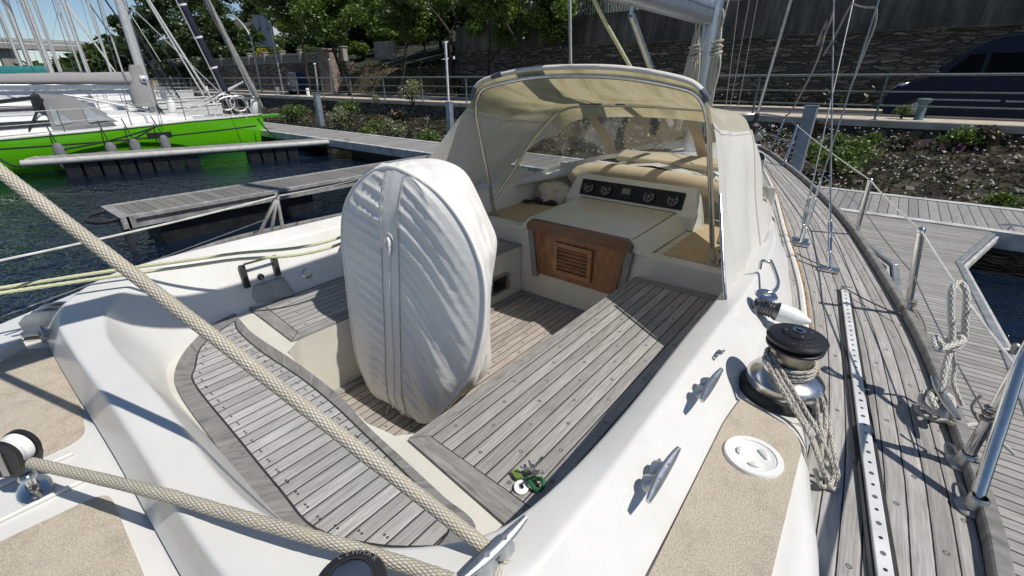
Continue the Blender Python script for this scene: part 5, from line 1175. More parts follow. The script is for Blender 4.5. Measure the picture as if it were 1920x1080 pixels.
def grow(m, rng, p, d, r, L, depth, tips):
    k = 5; pts = [p]; rad = [r]
    for i in range(k):
        d = (d+V(rng.uniform(-.16,.16), rng.uniform(-.16,.16), rng.uniform(-.02,.12))).normalized(); p = p+d*L/k; pts.append(p); rad.append(r*(1-.38*(i+1)/k))
    m.tube(pts, rad, 8 if depth > 1 else 5)
    tips.append((p, depth))
    if depth == 0: return
    for i in range(rng.choice((2,3,3))):
        a = rng.uniform(0, 6.28); e = rng.uniform(.45, .95); q_ = (d*math.cos(e)+V(math.cos(a), math.sin(a), .25)*math.sin(e)).normalized()
        grow(m, rng, pts[-1-rng.choice((0,0,1))], q_, rad[-1]*.72, L*rng.uniform(.55,.8), depth-1, tips)
def make_tree(name, label, seed, h, trunk_h, r, leaf, bark, nleaf=2600, size=.17, spread=1.0, group=None):
    rng = random.Random(seed); t = thing(name, label, 'tree', (0,0,0), group); m = M(); tips = []
    grow(m, rng, V(0,0,-.2), V(rng.uniform(-.1,.1), rng.uniform(-.1,.1), 1).normalized(), r, trunk_h, 3, tips)
    obj('trunk', m, bark, t); cr_ = M()
    ends = [p for p, d in tips if d <= 1]; top = max(p.z for p in ends)
    for i in range(10):
        a = rng.uniform(0, 6.28); q_ = rng.uniform(.5, 1)*h*.30*spread; ends.append(V(q_*math.cos(a), q_*math.sin(a), rng.uniform(trunk_h*1.2, h*.92)))
    per = nleaf//len(ends)+1
    for e in ends: leaves(cr_, e, int(per*rng.uniform(.5,1.5)), rng.uniform(.7,1.25)*h*.105*spread, size, (1,1,.72), rng=rng)
    obj('crown', cr_, leaf, t, smooth=None); return t
TA = make_tree('plane_tree', 'x', 5, 9.8, 3.9, .19, LEAF, BARK, 15000, .125, 1.1)
TB = make_tree('plane_tree', 'x', 12, 10.8, 4.3, .22, LEAF, BARK, 15000, .135, 1.0)
TC = make_tree('evergreen_tree', 'x', 23, 11, 1.6, .25, LEAF_D, BARK, 12000, .27, 1.5)
TD = make_tree('leafy_tree', 'x', 31, 9, 1.5, .2, LEAF_L, BARK_L, 7000, .2, 1.25)
def put(proto, first, u, v, y, rot, sc, label, z=None):
    p = ay(u, v, y); p.z = QZ if z is None else z
    return (relabel_move(proto, p, rot, sc, label) if first else dup(proto, p, rot, sc, label))
def relabel_move(o, p, rot, sc, label): o.location = p; o.rotation_euler = (0,0,rot); o.scale = (sc,)*3; o['label'] = label; return o
put(TA, True, 748, 165, 21.2, .4, .80, 'spreading quayside plane tree with forked trunk, between the tall pole and the blue van')
put(TA, False, 992, 140, 21.3, 2.6, .92, 'quayside plane tree in front of the high concrete wall, above the spray hood')
put(TB, True, 578, 165, 21.2, 1.0, .85, 'tall dark quayside tree leaning beside the small blue van')
put(TA, False, 655, 165, 21.3, 4.0, .85, 'quayside plane tree standing just right of the stone gate pillar')
put(TA, False, 915, 150, 22.3, 5.2, .66, 'low branching plane tree against the high concrete wall under the pale fence')
put(TA, False, 1058, 150, 22.2, 1.4, .68, 'low branching plane tree by the high wall just left of the yellow kicking strap rope')
put(TB, False, 845, 150, 22.6, 3.3, .9, 'plane tree against the left end of the high concrete wall')
for k, (u, y, z, rot, sc, lab) in enumerate((
    (300, 27, .3, .3, 1.0, 'broad dark evergreen tree behind the green yacht mast'), (345, 25.5, .2, 1.7, .82, 'dark evergreen tree behind the black furled sail'),
    (395, 26.5, .4, 2.9, .95, 'dark evergreen tree behind the grey furled sail'), (440, 27, .6, 4.1, .98, 'dark evergreen tree left of the curved street lamp'),
    (268, 34, 1.0, 5.0, 1.02, 'round topped evergreen tree at the edge of the open sky'), (372, 36, 4.0, .9, 1.1, 'tall evergreen tree high on the slope behind the quay trees'),
    (448, 40, 4.5, 2.0, .9, 'tall evergreen tree on the hill left of the white house'), (420, 48, 7.0, .6, .9, 'farther evergreen tree on the hill above the curved street lamp'), (540, 52, 8.0, 3.1, .9, 'farther evergreen tree on the hill behind the white house'),
    (285, 23.6, -1.0, 1.3, .62, 'low dark evergreen at the road edge left of the black furled sail'), (330, 24, -.8, 3.3, .66, 'low dark evergreen at the road edge behind the black furled sail'), (370, 24, -.8, 5.1, .62, 'low dark evergreen at the road edge between the two furled sails'), (412, 24.2, -.8, .8, .66, 'low dark evergreen at the road edge left of the street lamp foot'), (452, 24.6, .6, 2.2, .6, 'dark evergreen crowding over the balustrade behind the street lamp'))):
    put(TC, k == 0, u, 150, y, rot, sc, lab, z)
for k, (u, y, z, rot, sc, lab) in enumerate((
    (584, 31, 2.2, .3, .55, 'bright green garden tree right of the white house'), (620, 30, 2.2, 2.2, .5, 'bright green garden tree above the stone gate pillar'),
    (700, 31, 2.0, 3.6, .6, 'bright green garden tree behind the dry grass bank'), (436, 31, 2.2, 4.4, .5, 'bright green garden tree left of the white house'), (790, 33, 3.4, 5.5, .7, 'bright green garden tree left of the fence top'), (560, 46, 6.5, 1.5, .9, 'bright green tree high behind the white house'))):
    put(TD, k == 0, u, 130, y, rot, sc, lab, z)
for k, (u, lab) in enumerate(((905, 'evergreen tree behind the pale fence on the high wall'), (1010, 'evergreen tree above the middle of the high wall'), (1085, 'evergreen tree above the high wall right of the plane tree'), (690, 'evergreen tree on the hill behind the garden trees'), (610, 'evergreen tree on the hill right of the white house'), (770, 'evergreen tree on the hill behind the forked plane tree'))):
    put(TC, False, u, 100, 30+(k % 3)*2.5, k*1.3, .62+.1*(k % 2), lab, 2.6)
for k, (u, y, z, sc, lab) in enumerate(((520, 25.5, 1.3, .34, 'low bright green tree just behind the balustrade under the white house'), (590, 25.5, 1.4, .42, 'low bright green tree just behind the balustrade beside the leaning trunk'), (668, 26, 1.2, .46, 'low green tree at the back of the dry grass bank'), (800, 27, 1.6, .6, 'green tree crowding the left end of the pale fence'), (735, 29, 2.0, .62, 'green tree behind the pale garden wall panel'))):
    put(TD, False, u, 130, y, k*1.9, sc, lab, z)
for k, (u, y, z, sc, lab) in enumerate(((562, 29, 2.0, .55, 'dark evergreen tree between the white house and the leaning tree'), (640, 27.5, 1.6, .5, 'dark evergreen tree behind the stone gate pillar'), (830, 28, 2.2, .6, 'dark evergreen tree behind the left end of the high wall'))):
    put(TC, False, u, 130, y, k*2.3, sc, lab, z)
# far woods to the left
fw = M(); rng = random.Random(4)
for i in range(150):
    u = rng.uniform(60, 262); p = ax(u, 149, -rng.uniform(95, 150)); hh = lerp(2.5, 12.0, max(0, (u-120)/150)**1.2)
    leaves(fw, (p.x, p.y, WATER+.5+hh*rng.uniform(.1, .82)), 60, 3.6, .8, (1,1,.7), rng=rng)
obj('far_wood', fw, LEAF_D, smooth=None, kind='stuff')
m = M(); rows = [[V(-170+k*12, 18+j*6+k*2.5, WATER-.2+(j*(1.5+.5*k)+.5*noise.noise(V(k,j,0)))) for j in range(6)] for k in range(7)]; m.grid(rows); obj('far_shore', m, plain('far shore', (.06,.06,.035), .95, var=.4, scale=.2), kind='structure')
# shrubs
def make_shrub(name, label, seed, r, h, leaf, n, size):
    rng = random.Random(seed); t = thing(name, label, 'shrub'); st = M(); lf = M()
    for i in range(9):
        a = rng.uniform(0, 6.28); e = V(r*.7*math.cos(a)*rng.random(), r*.7*math.sin(a)*rng.random(), h*rng.uniform(.55,.95)); st.tube([V(0,0,-.1), e*.5+V(0,0,.05), e], [.018,.012,.006], 5); leaves(lf, e, n//9, r*.55, size, (1,1,.9*h/r/1.6), rng=rng)
    obj('stem', st, BARK, t); obj('foliage', lf, leaf, t, smooth=None); return t
SA = make_shrub('pale_shrub', 'x', 3, .55, 1.0, LEAF_P, 700, .055)
SB = make_shrub('green_shrub', 'x', 8, .6, .7, LEAF_L, 800, .055)
SD = make_shrub('brown_weed', 'x', 15, .4, .5, LEAF_B, 420, .05)
SY = make_shrub('yellow_bush', 'x', 18, .9, 1.1, LEAF_Y, 700, .09)
def shrub(proto, u, v, y, sc, label, z=None, first=False):
    p = ay(u, v, y); p.z = z if z is not None else bankz(p.x, p.y)-.05
    return relabel_move(proto, p, u*.37, sc, label) if first else dup(proto, p, u*.37, sc, label)
shrub(SA, 775, 205, 15.7, 1.15, 'tall pale flowering shrub growing through the quay railing', -1.25, True)
shrub(SA, 708, 215, 15.5, .6, 'low pale weeds on the quay wall left of the tall pale shrub', -1.35)
shrub(SB, 655, 220, 14.8, 1.1, 'green bush at the foot of the quay wall near the pontoon walkway', -1.9, True)
for k, (u, v, y, sc, lab) in enumerate(((1570, 272, 15.2, .55, 'bright green shrub just right of the near shroud below the quay'), (1800, 255, 15.6, .7, 'bright green shrub on the bank below the dark van'), (1560, 330, 13, .9, 'leafy green clump low on the bank right of our bow'), (1605, 300, 14, .8, 'green clump in the middle of the bank between the shrouds'), (1890, 365, 11.8, .6, 'green clump at the foot of the bank at the right edge'), (1520, 300, 14, .6, 'green clump close to the steel pile right of our bow'), (565, 218, 15, .9, 'green bush on the bank beyond the green bow'), (705, 240, 13.5, .7, 'green bush low on the bank behind the walkway'), (1640, 262, 15.4, .45, 'small green plant under the railing post near the van nose'))):
    shrub(SB, u, v, y, sc, lab)
for k, (u, v, y, sc, lab) in enumerate(((548, 232, 13.5, 1.3, 'broad green bush on the bank just beyond the green bow tip'), (640, 238, 13.2, 1.1, 'green bush on the bank right of the short steel pile'), (690, 250, 12, .8, 'low green bush near the walkway in the middle of the left bank'), (745, 252, 12.2, .9, 'low green bush near the walkway left of the tall pole'), (800, 258, 11.8, 1.0, 'green bush at the foot of the tall pole beside the spray hood'))):
    shrub(SB if k % 2 == 0 else SA, u, v, y, sc, lab)
for k, (u, v, y, sc, lab) in enumerate(((1530, 245, 15.9, .8, 'dry brown weed tuft on the coping right of the steel pile'), (1850, 260, 15.8, 1.0, 'dry brown weed clump on the quay edge under the van'), (745, 230, 15, 1.3, 'dry brown weeds below the tall pale shrub'), (600, 205, 15.7, 1.0, 'dry brown weeds on the quay wall above the short pile'), (1700, 270, 15.4, .7, 'dry brown weed tuft in the middle of the bank top'))):
    shrub(SD, u, v, y, sc, lab, first=(k == 0))
shrub(SB, 1692, 215, 17.4, .45, 'small flowering plant beside the blue bollard on the quay', QZ)
shrub(SY, 497, 105, 26, 1.2, 'yellow flowering bush above the balustrade', 1.7, True)
shrub(SY, 436, 125, 24.4, .8, 'small yellow bush in shade left of the street lamp', 1.0)
# ground cover and tiny flowers on the bank, weeds at the foot of the walls
rng = random.Random(9); gc, gb, wf, pf = M(), M(), M(), M()
for i in range(9500):
    x = rng.uniform(-32, 12); y = QY-.15-rng.random()*4.6; d = noise.noise(V(x*.8, y*.8, 3)); z = bankz(x, y)
    if d > -.12 and rng.random() < .85: leaves(gc, (x, y, z+.05), 3, .13, .05, rng=rng)
    if d < .2 and rng.random() < .55: leaves(gb, (x, y, z+.05), 2, .14, .06, rng=rng)
    if x > -4 and noise.noise(V(x*.6, y*.6, 11)) > -.12 and rng.random() < .40:
        q_ = V(x, y, z+rng.uniform(.1,.24)); s = rng.uniform(.010,.019); wf.add([q_+V(-s,0,-s*.6), q_+V(s,0,-s*.6), q_+V(s,.01,s*.8), q_+V(-s,.01,s*.8)], [(0,1,2,3)])
    if x > -3 and noise.noise(V(x*.5, y*.5, 31)) > .3 and rng.random() < .3:
        q_ = V(x, y, z+.2); s = .03; pf.add([q_+V(-s,0,-s), q_+V(s,0,-s), q_+V(s,.01,s), q_+V(-s,.01,s)], [(0,1,2,3)])
for i in range(2200):
    x = rng.uniform(-36, 14); z0 = rng.random()**2*.9; leaves(gb if noise.noise(V(x*.8,0,5)) > 0 else gc, (x, WY-.15-rng.random()*.4, QZ+z0), 2, .2, .08, rng=rng)
for i in range(1500):
    x = rng.uniform(-37, -23.5); leaves(gb if rng.random() < .6 else gc, (x, WY-.3+rng.random()*1.5, .1+rng.random()*1.0), 2, .2, .07, rng=rng)
rk = M()
for i in range(520):
    x = rng.uniform(-30, 12); y = QY-.2-rng.random()**1.3*4.4; z = bankz(x, y); s = rng.uniform(.04, .15)*rng.uniform(.6, 1); q_ = Matrix.Rotation(rng.uniform(0, 6.28), 3, 'Z') @ Matrix.Rotation(rng.uniform(-.5, .5), 3, 'X')
    vs = [q_ @ V(a*s*rng.uniform(.6,1.1), b*s*rng.uniform(.5,.9), c*s*.5*rng.uniform(.6,1.1))+V(x, y, z) for a in (-1,1) for b in (-1,1) for c in (-1,1)]
    rk.add(vs, [(0,1,3,2), (4,6,7,5), (0,4,5,1), (2,3,7,6), (0,2,6,4), (1,5,7,3)], None, 0, True)
obj('bank_stones', rk, plain('bank stones', (.13,.115,.09), .9, var=.5, scale=1.5, bump=.8, bscale=22), smooth=None, kind='stuff', bevel=.02)
obj('ground_cover', gc, mk_leaf('bank weeds', (.018,.026,.008), (.040,.055,.016), (.085,.10,.03), .25), smooth=None, kind='stuff')
obj('dry_weeds', gb, LEAF_B, smooth=None, kind='stuff')
obj('white_flowers', wf, plain('white petals', (.75,.73,.68), .8), smooth=None, kind='stuff'); obj('pink_flowers', pf, plain('pink petals', (.32,.12,.17), .8), smooth=None, kind='stuff')
# hedge on top of the high wall
m = M()
for i in range(260): leaves(m, (rng.uniform(-24, 16), WY+1.2+rng.random()*1.5, 3.1+rng.random()*1.6), 22, .6, .11, rng=rng)
tag(obj('hedge', m, LEAF_D, smooth=None), 'dark overgrown hedge behind the fence on top of the high wall', 'hedge')
# ------------------------------------------------------------------ the green yacht and the boats beyond
GREEN = plain('bright green hull paint', (.11,.45,.006), .22, var=.04, coat=.4)
HULLW = plain('white hull paint', (.72,.72,.70), .3, var=.06, coat=.2)
COVERG = mk_cloth('grey sail cover', (.30,.29,.285), (.20,.20,.21), .4, wr=.3)
HOODG = mk_cloth('dark grey hood', (.20,.20,.20), (.14,.14,.14), .4)
NAVY = plain('navy sail cloth', (.012,.016,.035), .7, var=.3)
ALUW = plain('pale mast paint', (.62,.62,.60), .4, .3, var=.06)
DARKROPE = plain('dark rope', (.01,.03,.012), .8)
SMOKE = plain('smoked window', (.03,.035,.04), .1)
def yhull(cx, y0, y1, beam, sheer, wl=WATER):
    """bow at y1; returns hull rows; sheer(y) gives the deck edge height"""
    rows = []; n = 22
    for i in range(n+1):
        y = lerp(y0, y1, i/n); t = i/n; w_ = beam/2*(1-.12*(1-t))*(1-max(0, (t-.5)/.5)**2.1)+.02; zt = sheer(y)
        half = [(w_, zt), (w_*.99, lerp(zt, wl, .3)), (w_*.95, lerp(zt, wl, .65)), (w_*.88, wl), (w_*.4, wl-.4)]
        rows.append([V(cx+a, y-.10*(1 if i == n else 0)*(k/4), z) for k, (a, z) in enumerate(half)]+[V(cx-a, y, z) for a, z in half[::-1]])
    return rows
def yacht(name, label, cx, y0, y1, beam, z_sheer, mast_y, boom_z, hull, cover, mast_h=14, kit=True, group=None, hoodm=None, cabin=True, mast_r=.09):
    t = thing(name, label, 'sailboat', (cx, (y0+y1)/2, WATER), group)
    rows = yhull(cx, y0, y1, beam, z_sheer); m = M().grid(rows); obj('hull', m, hull, t, doubles=True)
    m = M(); m.grid([[r[0], (r[0]+r[-1])/2+V(0,0,.05), r[-1]] for r in rows]); m.tube([r[0]+V(0,0,.01) for r in rows], .03, 6); m.tube([r[-1]+V(0,0,.01) for r in rows], .03, 6); obj('deck', m, HULLW, t)
    if cabin:
        rows = []; a, b = lerp(y0, y1, .30), lerp(y0, y1, .80)
        for i in range(10):
            s = i/9; y = lerp(a, b, s); w_ = beam*.33*(1-.55*s); h = .42*(1-s**2.2)+.03; z = z_sheer(y)+.03; rows.append(fillet([V(cx+w_*1.12, y, z), V(cx+w_, y, z+h), V(cx, y, z+h+.08), V(cx-w_, y, z+h), V(cx-w_*1.12, y, z)], .08))
        m = M().grid(rows); m.add(rows[0], [list(range(len(rows[0])))]); cb = obj('cabin', m, HULLW, t)
        for s in (1, -1):
            rr_ = []
            for i in range(5):
                y = lerp(a, b, .12+.4*i/4); s_ = (y-a)/(b-a); w_ = beam*.33*(1-.55*s_); h = .42*(1-s_**2.2)+.03; z = z_sheer(y)+.03; rr_.append([V(cx+s*(w_*1.09+.012), y, z+h*.35), V(cx+s*(w_*1.03+.012), y, z+h*.75)])
            obj('cabin_window', M().grid(rr_), SMOKE, cb)
    zm = z_sheer(mast_y)+.3
    m = M().grid([oval((cx, mast_y, z), mast_r*.75, mast_r, 12) for z in (zm-.3, zm+5, mast_h)], closev=True); ms = obj('mast', m, ALUW, t)
    by = max(y0+.6, mast_y-4.6)
    m = M(); rows = []
    for i in range(12):
        s = i/11; y = lerp(mast_y-.12, by, s); r = lerp(.18, .10, s)*(1+.12*noise.noise(V(s*9, cx, 0))); c = V(cx, y, boom_z+r*.35); rows.append([c+V((.020*noise.noise(V(s*14, q_*1.5, cx))+r*(.62-.22*math.sin(q_)))*math.cos(q_), 0, (.03*noise.noise(V(s*7, q_, cx+4))+r*(1.25 if math.sin(q_) > 0 else .7))*math.sin(q_)) for q_ in [2*math.pi*j/12 for j in range(12)]])
    m.grid(rows, closev=True); m.add(rows[-1], [list(range(12))]); m.add(rows[0], [list(range(11,-1,-1))]); obj('sail_cover', m, cover, t, smooth=70)
    m = M().beam(V(cx, mast_y-.1, boom_z-.12), V(cx, by-.2, boom_z-.12), .10, .14); obj('boom', m, ALU, t, bevel=.02)
    for s in (1, -1):
        m = M(); m.tube([V(cx+s*beam*.44, mast_y-.3, z_sheer(mast_y)), V(cx+s*beam*.30, mast_y-.1, 5.5), V(cx, mast_y, mast_h-1)], .010, 4); obj('shroud', m, WIRE, t)
        m = M(); m.tube([V(cx, mast_y, 5.5), V(cx+s*beam*.30, mast_y-.1, 5.5)], .025, 6); obj('spreader', m, ALU, ms)
    if kit:
        m = M(); m.tube([V(cx, y1-.25, z_sheer(y1)), V(cx, mast_y, mast_h-.5)], .045, 8); obj('furled_jib', m, hoodm or NAVY, t)
        m = M(); m.tube([V(cx, y0+.1, z_sheer(y0)), V(cx, mast_y, mast_h-.2)], .010, 4); obj('backstay', m, WIRE, t)
        m = M()
        for s in (1, -1):
            yy = [lerp(y0+.3, y1-.5, k/5) for k in range(6)]; pts = []
            for y in yy:
                tt = (y-y0)/(y1-y0); w_ = beam/2*(1-.12*(1-tt))*(1-max(0, (tt-.5)/.5)**2.1)-.06; b_ = V(cx+s*w_, y, z_sheer(y)); m.tube([b_, b_+V(0,0,.55)], .014, 5); pts.append(b_+V(0,0,.55))
            m.tube(pts, .008, 4); m.tube([p-V(0,0,.27) for p in pts], .006, 4)
        obj('guard_rail', m, STEEL_DULL, t)
    return t
# --- green racing yacht
gsh = lambda y: lerp(-1.50, -1.20, max(0, min(1, (y+3.5)/9)))
gx, gm = -18.95, 4.95
g_ = yacht('green_yacht', 'bright green racing yacht with grey sail cover moored at the left', gx, -4.2, 8.35, 3.7, gsh, gm, -.06, GREEN, COVERG, 15, kit=False, mast_r=.13)
m = M(); rows = []
for y, z in ((8.2, -1.24), (8.95, -1.22)): rows.append([V(gx+.10, y, z), V(gx, y, z+.035), V(gx-.10, y, z), V(gx, y, z-.10)])
m.grid(rows, closev=True); m.add(rows[1], [(0,1,2,3)]); obj('bowsprit', m, GREEN, g_)
m = M(); rows = []
for i in range(9):
    z = lerp(.42, -.78, i/8); w_ = lerp(.15, .30, min(1, i/5)); rows.append([V(gx+w_*.8*math.cos(q_), gm-.05-w_*.35+w_*1.1*math.sin(q_), z)+V(0,0,0)+V(math.cos(q_), math.sin(q_), 0)*.03*noise.noise(V(i*.9, q_*2, 3)) for q_ in [2*math.pi*j/16 for j in range(16)]])
m.grid(rows, closev=True); m.add(rows[0], [list(range(16))]); mc = obj('mast_cover', m, COVERG, g_, smooth=70)
m = M(); c = V(gx+.235, gm-.05, .02); m.add([c+V(.0,-.10,-.10), c+V(0,.10,-.10), c+V(0,.10,.10), c+V(0,-.10,.10)], [(0,1,2,3)]); obj('maker_badge', m, plain('white badge', (.7,.72,.75), .5), mc, solid=.01)
m = M(); m.add([c+V(.008,-.06,-.03), c+V(.008,.0,-.07), c+V(.008,.07,-.02), c+V(.008,.06,.05), c+V(.008,.02,.0), c+V(.008,-.02,.03)], [(0,1,2,3,4,5)]); obj('badge_mark', m, plain('blue badge mark', (.03,.07,.22), .5), mc, solid=.004)
m = M(); m.beam(V(gx+.02, gm-.2, -.33), V(gx+.02, .2, -.33), .12, .10); obj('boom_strip', m, plain('blue grey boom', (.16,.20,.27), .4, .3), g_)
# sprayhood with windows
hz = -1.12; m = M(); w = M()
hs = [(1.05,2.25,-1.25), (.98,2.30,-.45), (.6,2.32,-.36), (0,2.32,-.34)]; hf = [(1.0,3.75,-1.12), (.86,3.62,-1.02), (.5,3.72,-.96), (0,3.75,-.95)]; hm_ = [(1.02,3.0,-1.18), (.92,2.95,-.52), (.56,2.97,-.42), (0,2.98,-.40)]
def mr(r): return [V(gx+d, y, z) for d, y, z in r]+[V(gx-d, y, z) for d, y, z in r[-2::-1]]
m.grid([mr(hs), mr(hm_)]); m.grid([mr(hm_), mr(hf)]); gh = obj('spray_hood', m, HOODG, g_, smooth=60, doubles=True)
def inset(a, b, c, k=.72):
    q_ = (a+b+c)/3; n_ = (b-a).cross(c-a).normalized(); n_ = n_ if n_.x > 0 else -n_
    return [q_+(p-q_)*k+n_*.012 for p in (a, b, c)]
A_, B_, C_ = mr(hs), mr(hm_), mr(hf)
obj('hood_window', M().add(inset(B_[1], B_[0], C_[0], .7), [(0,1,2)]), plain('milky window', (.30,.33,.36), .15), gh); obj('hood_window', M().add(inset(A_[0], A_[1], B_[0]+V(0,-.1,.02), .62), [(0,1,2)]), bpy.data.materials['milky window'], gh)
m = M(); m.tube([V(gx+1.07,1.75,-1.3), V(gx+1.0,2.3,-.47), V(gx,2.3,-.33)], .03, 6); m.tube([V(gx+1.02,1.4,-.52), V(gx+1.0,2.25,-.42)], .05, 6); obj('hood_frame', m, BLACKP, gh)
m = M(); m.tube([V(gx+.05,gm-.1,-.9), V(gx+.05,2.9,-.38)], .035, 8); obj('vang', m, ALUW, g_)
# black cord coil on the mast, ties, stays
m = M(); e = V(gx+.3,gm+.05,-.72); m.tube(crv([e, e+V(.02,.1,-.25), e+V(.02,.22,-.42), e+V(.02,.10,-.48), e+V(.02,.0,-.25), e], 5), .028, 6); tag(obj('coiled_rope', m, BLACKR), 'dark rope coil hanging at the mast foot of the green yacht', 'rope')
for (u0, v0, u1, v1, r0, mat, nm) in ((445,218,335,-4,.13,NAVY,'furled_jib'), (492,202,384,-6,.10,plain('grey furled sail', (.28,.28,.27), .7, var=.2),'furled_sail')):
    a, b = ax(u0, v0, gx), ax(u1, v1, gx); e = a+(b-a)*2.4; n_ = 60
    m = M(); m.tube([a.lerp(e, i/n_) for i in range(n_+1)], [r0*(.35+.65*min(1, i/4))*(1+.25*noise.noise(V(i*.55, r0*9, 0))) for i in range(n_+1)], 10); o = obj(nm, m, mat, g_)
    if nm == 'furled_jib':
        m = M()
        for i in range(7):
            c = a.lerp(e, .08+i*.105); m.lathe([(r0*1.02,-.03), (r0*1.1,0), (r0*1.02,.03)], c, (e-a), 10)
        obj('sail_tie', m, WHITEP, o)
        m = M(); m.tube([a+V(.1,-.15,0), e+V(.1,-.15,0)], .02, 5); obj('forestay', m, ALUW, o)
for a, b in ((V(gx+1.6,4.6,-1.2), V(gx+.0,4.9,11)), (V(gx+.2,8.2,-1.2), V(gx,5,13)), (V(gx+1.2,7.3,-1.25), V(gx+.1,5,2.2))):
    m = M().tube([a, b], .014, 5); obj('stay', m, ALUW, g_)
m = M()
def gside(y): tt = (y+4.2)/12.55; return 1.85*(1-.12*(1-tt))*(1-max(0, (tt-.5)/.5)**2.1)
pts = []
for y in (-3, -1, .8, 2.4, 3.9, 5.4, 6.8, 7.7): b_ = V(gx+gside(y)-.06, y, gsh(y)); m.tube([b_, b_+V(0,0,.58)], .014, 5); pts.append(b_+V(0,0,.58))
m.tube(pts, .009, 4); m.tube([p-V(0,0,.29) for p in pts], .007, 4); pts2 = [V(2*gx-p.x, p.y, p.z) for p in pts]; m.tube(pts2, .012, 4)
for p in pts2: m.tube([p, p-V(0,0,.58)], .014, 5)
m.tube(crv([pts[-1], V(gx+.25,8.25,-.62), V(gx-.25,8.25,-.62), pts2[-1]], 5), .03, 6); m.tube([V(gx+.3,8.2,-1.2), V(gx+.25,8.2,-.62)], .025, 5); m.tube([V(gx-.3,8.2,-1.2), V(gx-.25,8.2,-.62)], .025, 5)
obj('guard_rail', m, STEEL_DULL, g_)
m = M(); m.tube([V(gx+.3,5.6,-1.15), ax(456, 153, gx)], .03, 6); m.tube([V(gx-.2,5.3,-1.15), ax(452, 156, gx-.3)], .03, 6); obj('spinnaker_pole', m, ALUW, g_)
m = M()
for i, c in enumerate((V(gx+.3,7.5,-1.05), V(gx+.2,7.1,-1.0))): m.tube([c+V(.0,.30*math.cos(a), .28+.26*math.sin(a)) for a in [2*math.pi*j/20*1.0 for j in range(20)]], .022, 5, closed=True)
m.tube(crv([V(gx+.3,7.9,-1.2), V(gx+.3,7.6,-.6), V(gx+.3,6.9,-.62), V(gx+.3,6.6,-1.2)], 5), .025, 5); obj('rope_loop', m, ALUW, g_)
for y, lab in ((8.05, 'white upright fender on the bow of the green yacht'), (5.55, 'white upright fender on the foredeck ahead of the green yacht mast')):
    p = V(gx+(.1 if y > 7 else -.4), y, -1.16); m = M(); m.lathe([(0,-.0), (.10,.03), (.13,.12), (.13,.42), (.10,.52), (.03,.56), (.025,.62)], p, V(.1,.12,1), 12); tag(obj('fender', m, WHITEP), lab, 'fender')
FENDG = plain('grey fender cloth', (.17,.175,.18), .8, var=.15)
for k, (u, v, lab) in enumerate(((107, 272, 'grey fender near the left end of the pale finger, hanging on the green hull'), (205, 270, 'second grey fender from the left on the green hull'), (250, 264, 'grey fender just left of the dark plate on the green hull'), (306, 257, 'grey fender hanging below the dark plate on the green hull'))):
    p = ax(u, v, -16.92); ft = thing('fender', lab, 'fender', tuple(p), 'fenders along the green hull'); m = M(); m.lathe([(0,.06), (.07,.04), (.125,-.06), (.13,-.5), (.1,-.6), (0,-.63)], p, n=14); obj('body', m, FENDG, ft)
    m = M(); m.tube([p+V(0,0,.05), V(gx+gside(p.y)-.02, p.y-.02, gsh(p.y)+.25)], .016, 5); obj('lanyard', m, DARKROPE, ft)
p = ax(300, 254, -16.98); m = M().box((p.x-.03, p.y, p.z), (.04,.62,.17)); obj('hull_plate', m, BLACKP, g_)
for k, (q1, q2, lab) in enumerate((((480,236,-17.6), (0,280,-16.95), 'long dark mooring line running along the green hull'), ((292,236,-17.0), (215,272,-16.9), 'short dark spring line slanting down the green hull'), ((292,238,-17.0), (120,280,-16.85), 'long dark spring line slanting down the green hull'), ((482,222,-18.3), (522,262,-17.3), 'dark bow line from the green bow down to the pontoon'), ((0,298,-16.8), (40,312,-16.6), 'dark stern line at the left edge on the green hull'))):
    m = M().tube(sag(ax(*q1), ax(*q2), .06), .026, 5); tag(obj('mooring_line', m, DARKROPE), lab, 'rope')
# --- yachts beyond, berthed in a row to the left
shw = lambda y: -1.15+.02*max(0, y)
row_ = ((-23.6, 96, 135, -.02, 'TEAL', 'white yacht with teal sail cover moored next beyond the green one'), (-28.0, 60, 130, .1, 'GREY', 'white yacht with grey sail cover, second beyond the green one'), (-32.4, 162, 125, .1, 'BLUE', 'white yacht with navy sail cover and tall pale mast left of the green yacht mast'), (-37.0, 110, 125, .1, 'GREY', 'white yacht with grey cover, fourth beyond the green one'), (-42.0, 40, 125, .1, 'BLUE', 'white yacht with navy sail cover near the bridge pier'), (-48.0, 205, 125, .1, 'GREY', 'distant white yacht with grey cover behind the green yacht boom'), (-55.0, 88, 128, .1, 'BLUE', 'distant white yacht with navy cover under the bridge'), (-63.0, 150, 128, .1, 'GREY', 'far white yacht with grey cover below the bridge end'), (-72.0, 228, 128, .1, 'BLUE', 'farthest white yacht with navy cover beside the wood'))
mats = {'TEAL': mk_cloth('teal sail cover', (.02,.16,.16), (.01,.08,.09), .4, wr=.3), 'GREY': COVERG, 'BLUE': mk_cloth('navy sail cover', (.02,.03,.09), (.02,.02,.05), .3)}
for k, (x, u, v, bz, cv_, lab) in enumerate(row_):
    my = ax(u, v, x).y; yacht('white_yacht', lab, x, my-7.5, my+5.2, 3.6, shw, my, bz+.18*(k == 0), HULLW, mats[cv_], 13+k % 3, True, None, NAVY if k % 2 else HULLW)
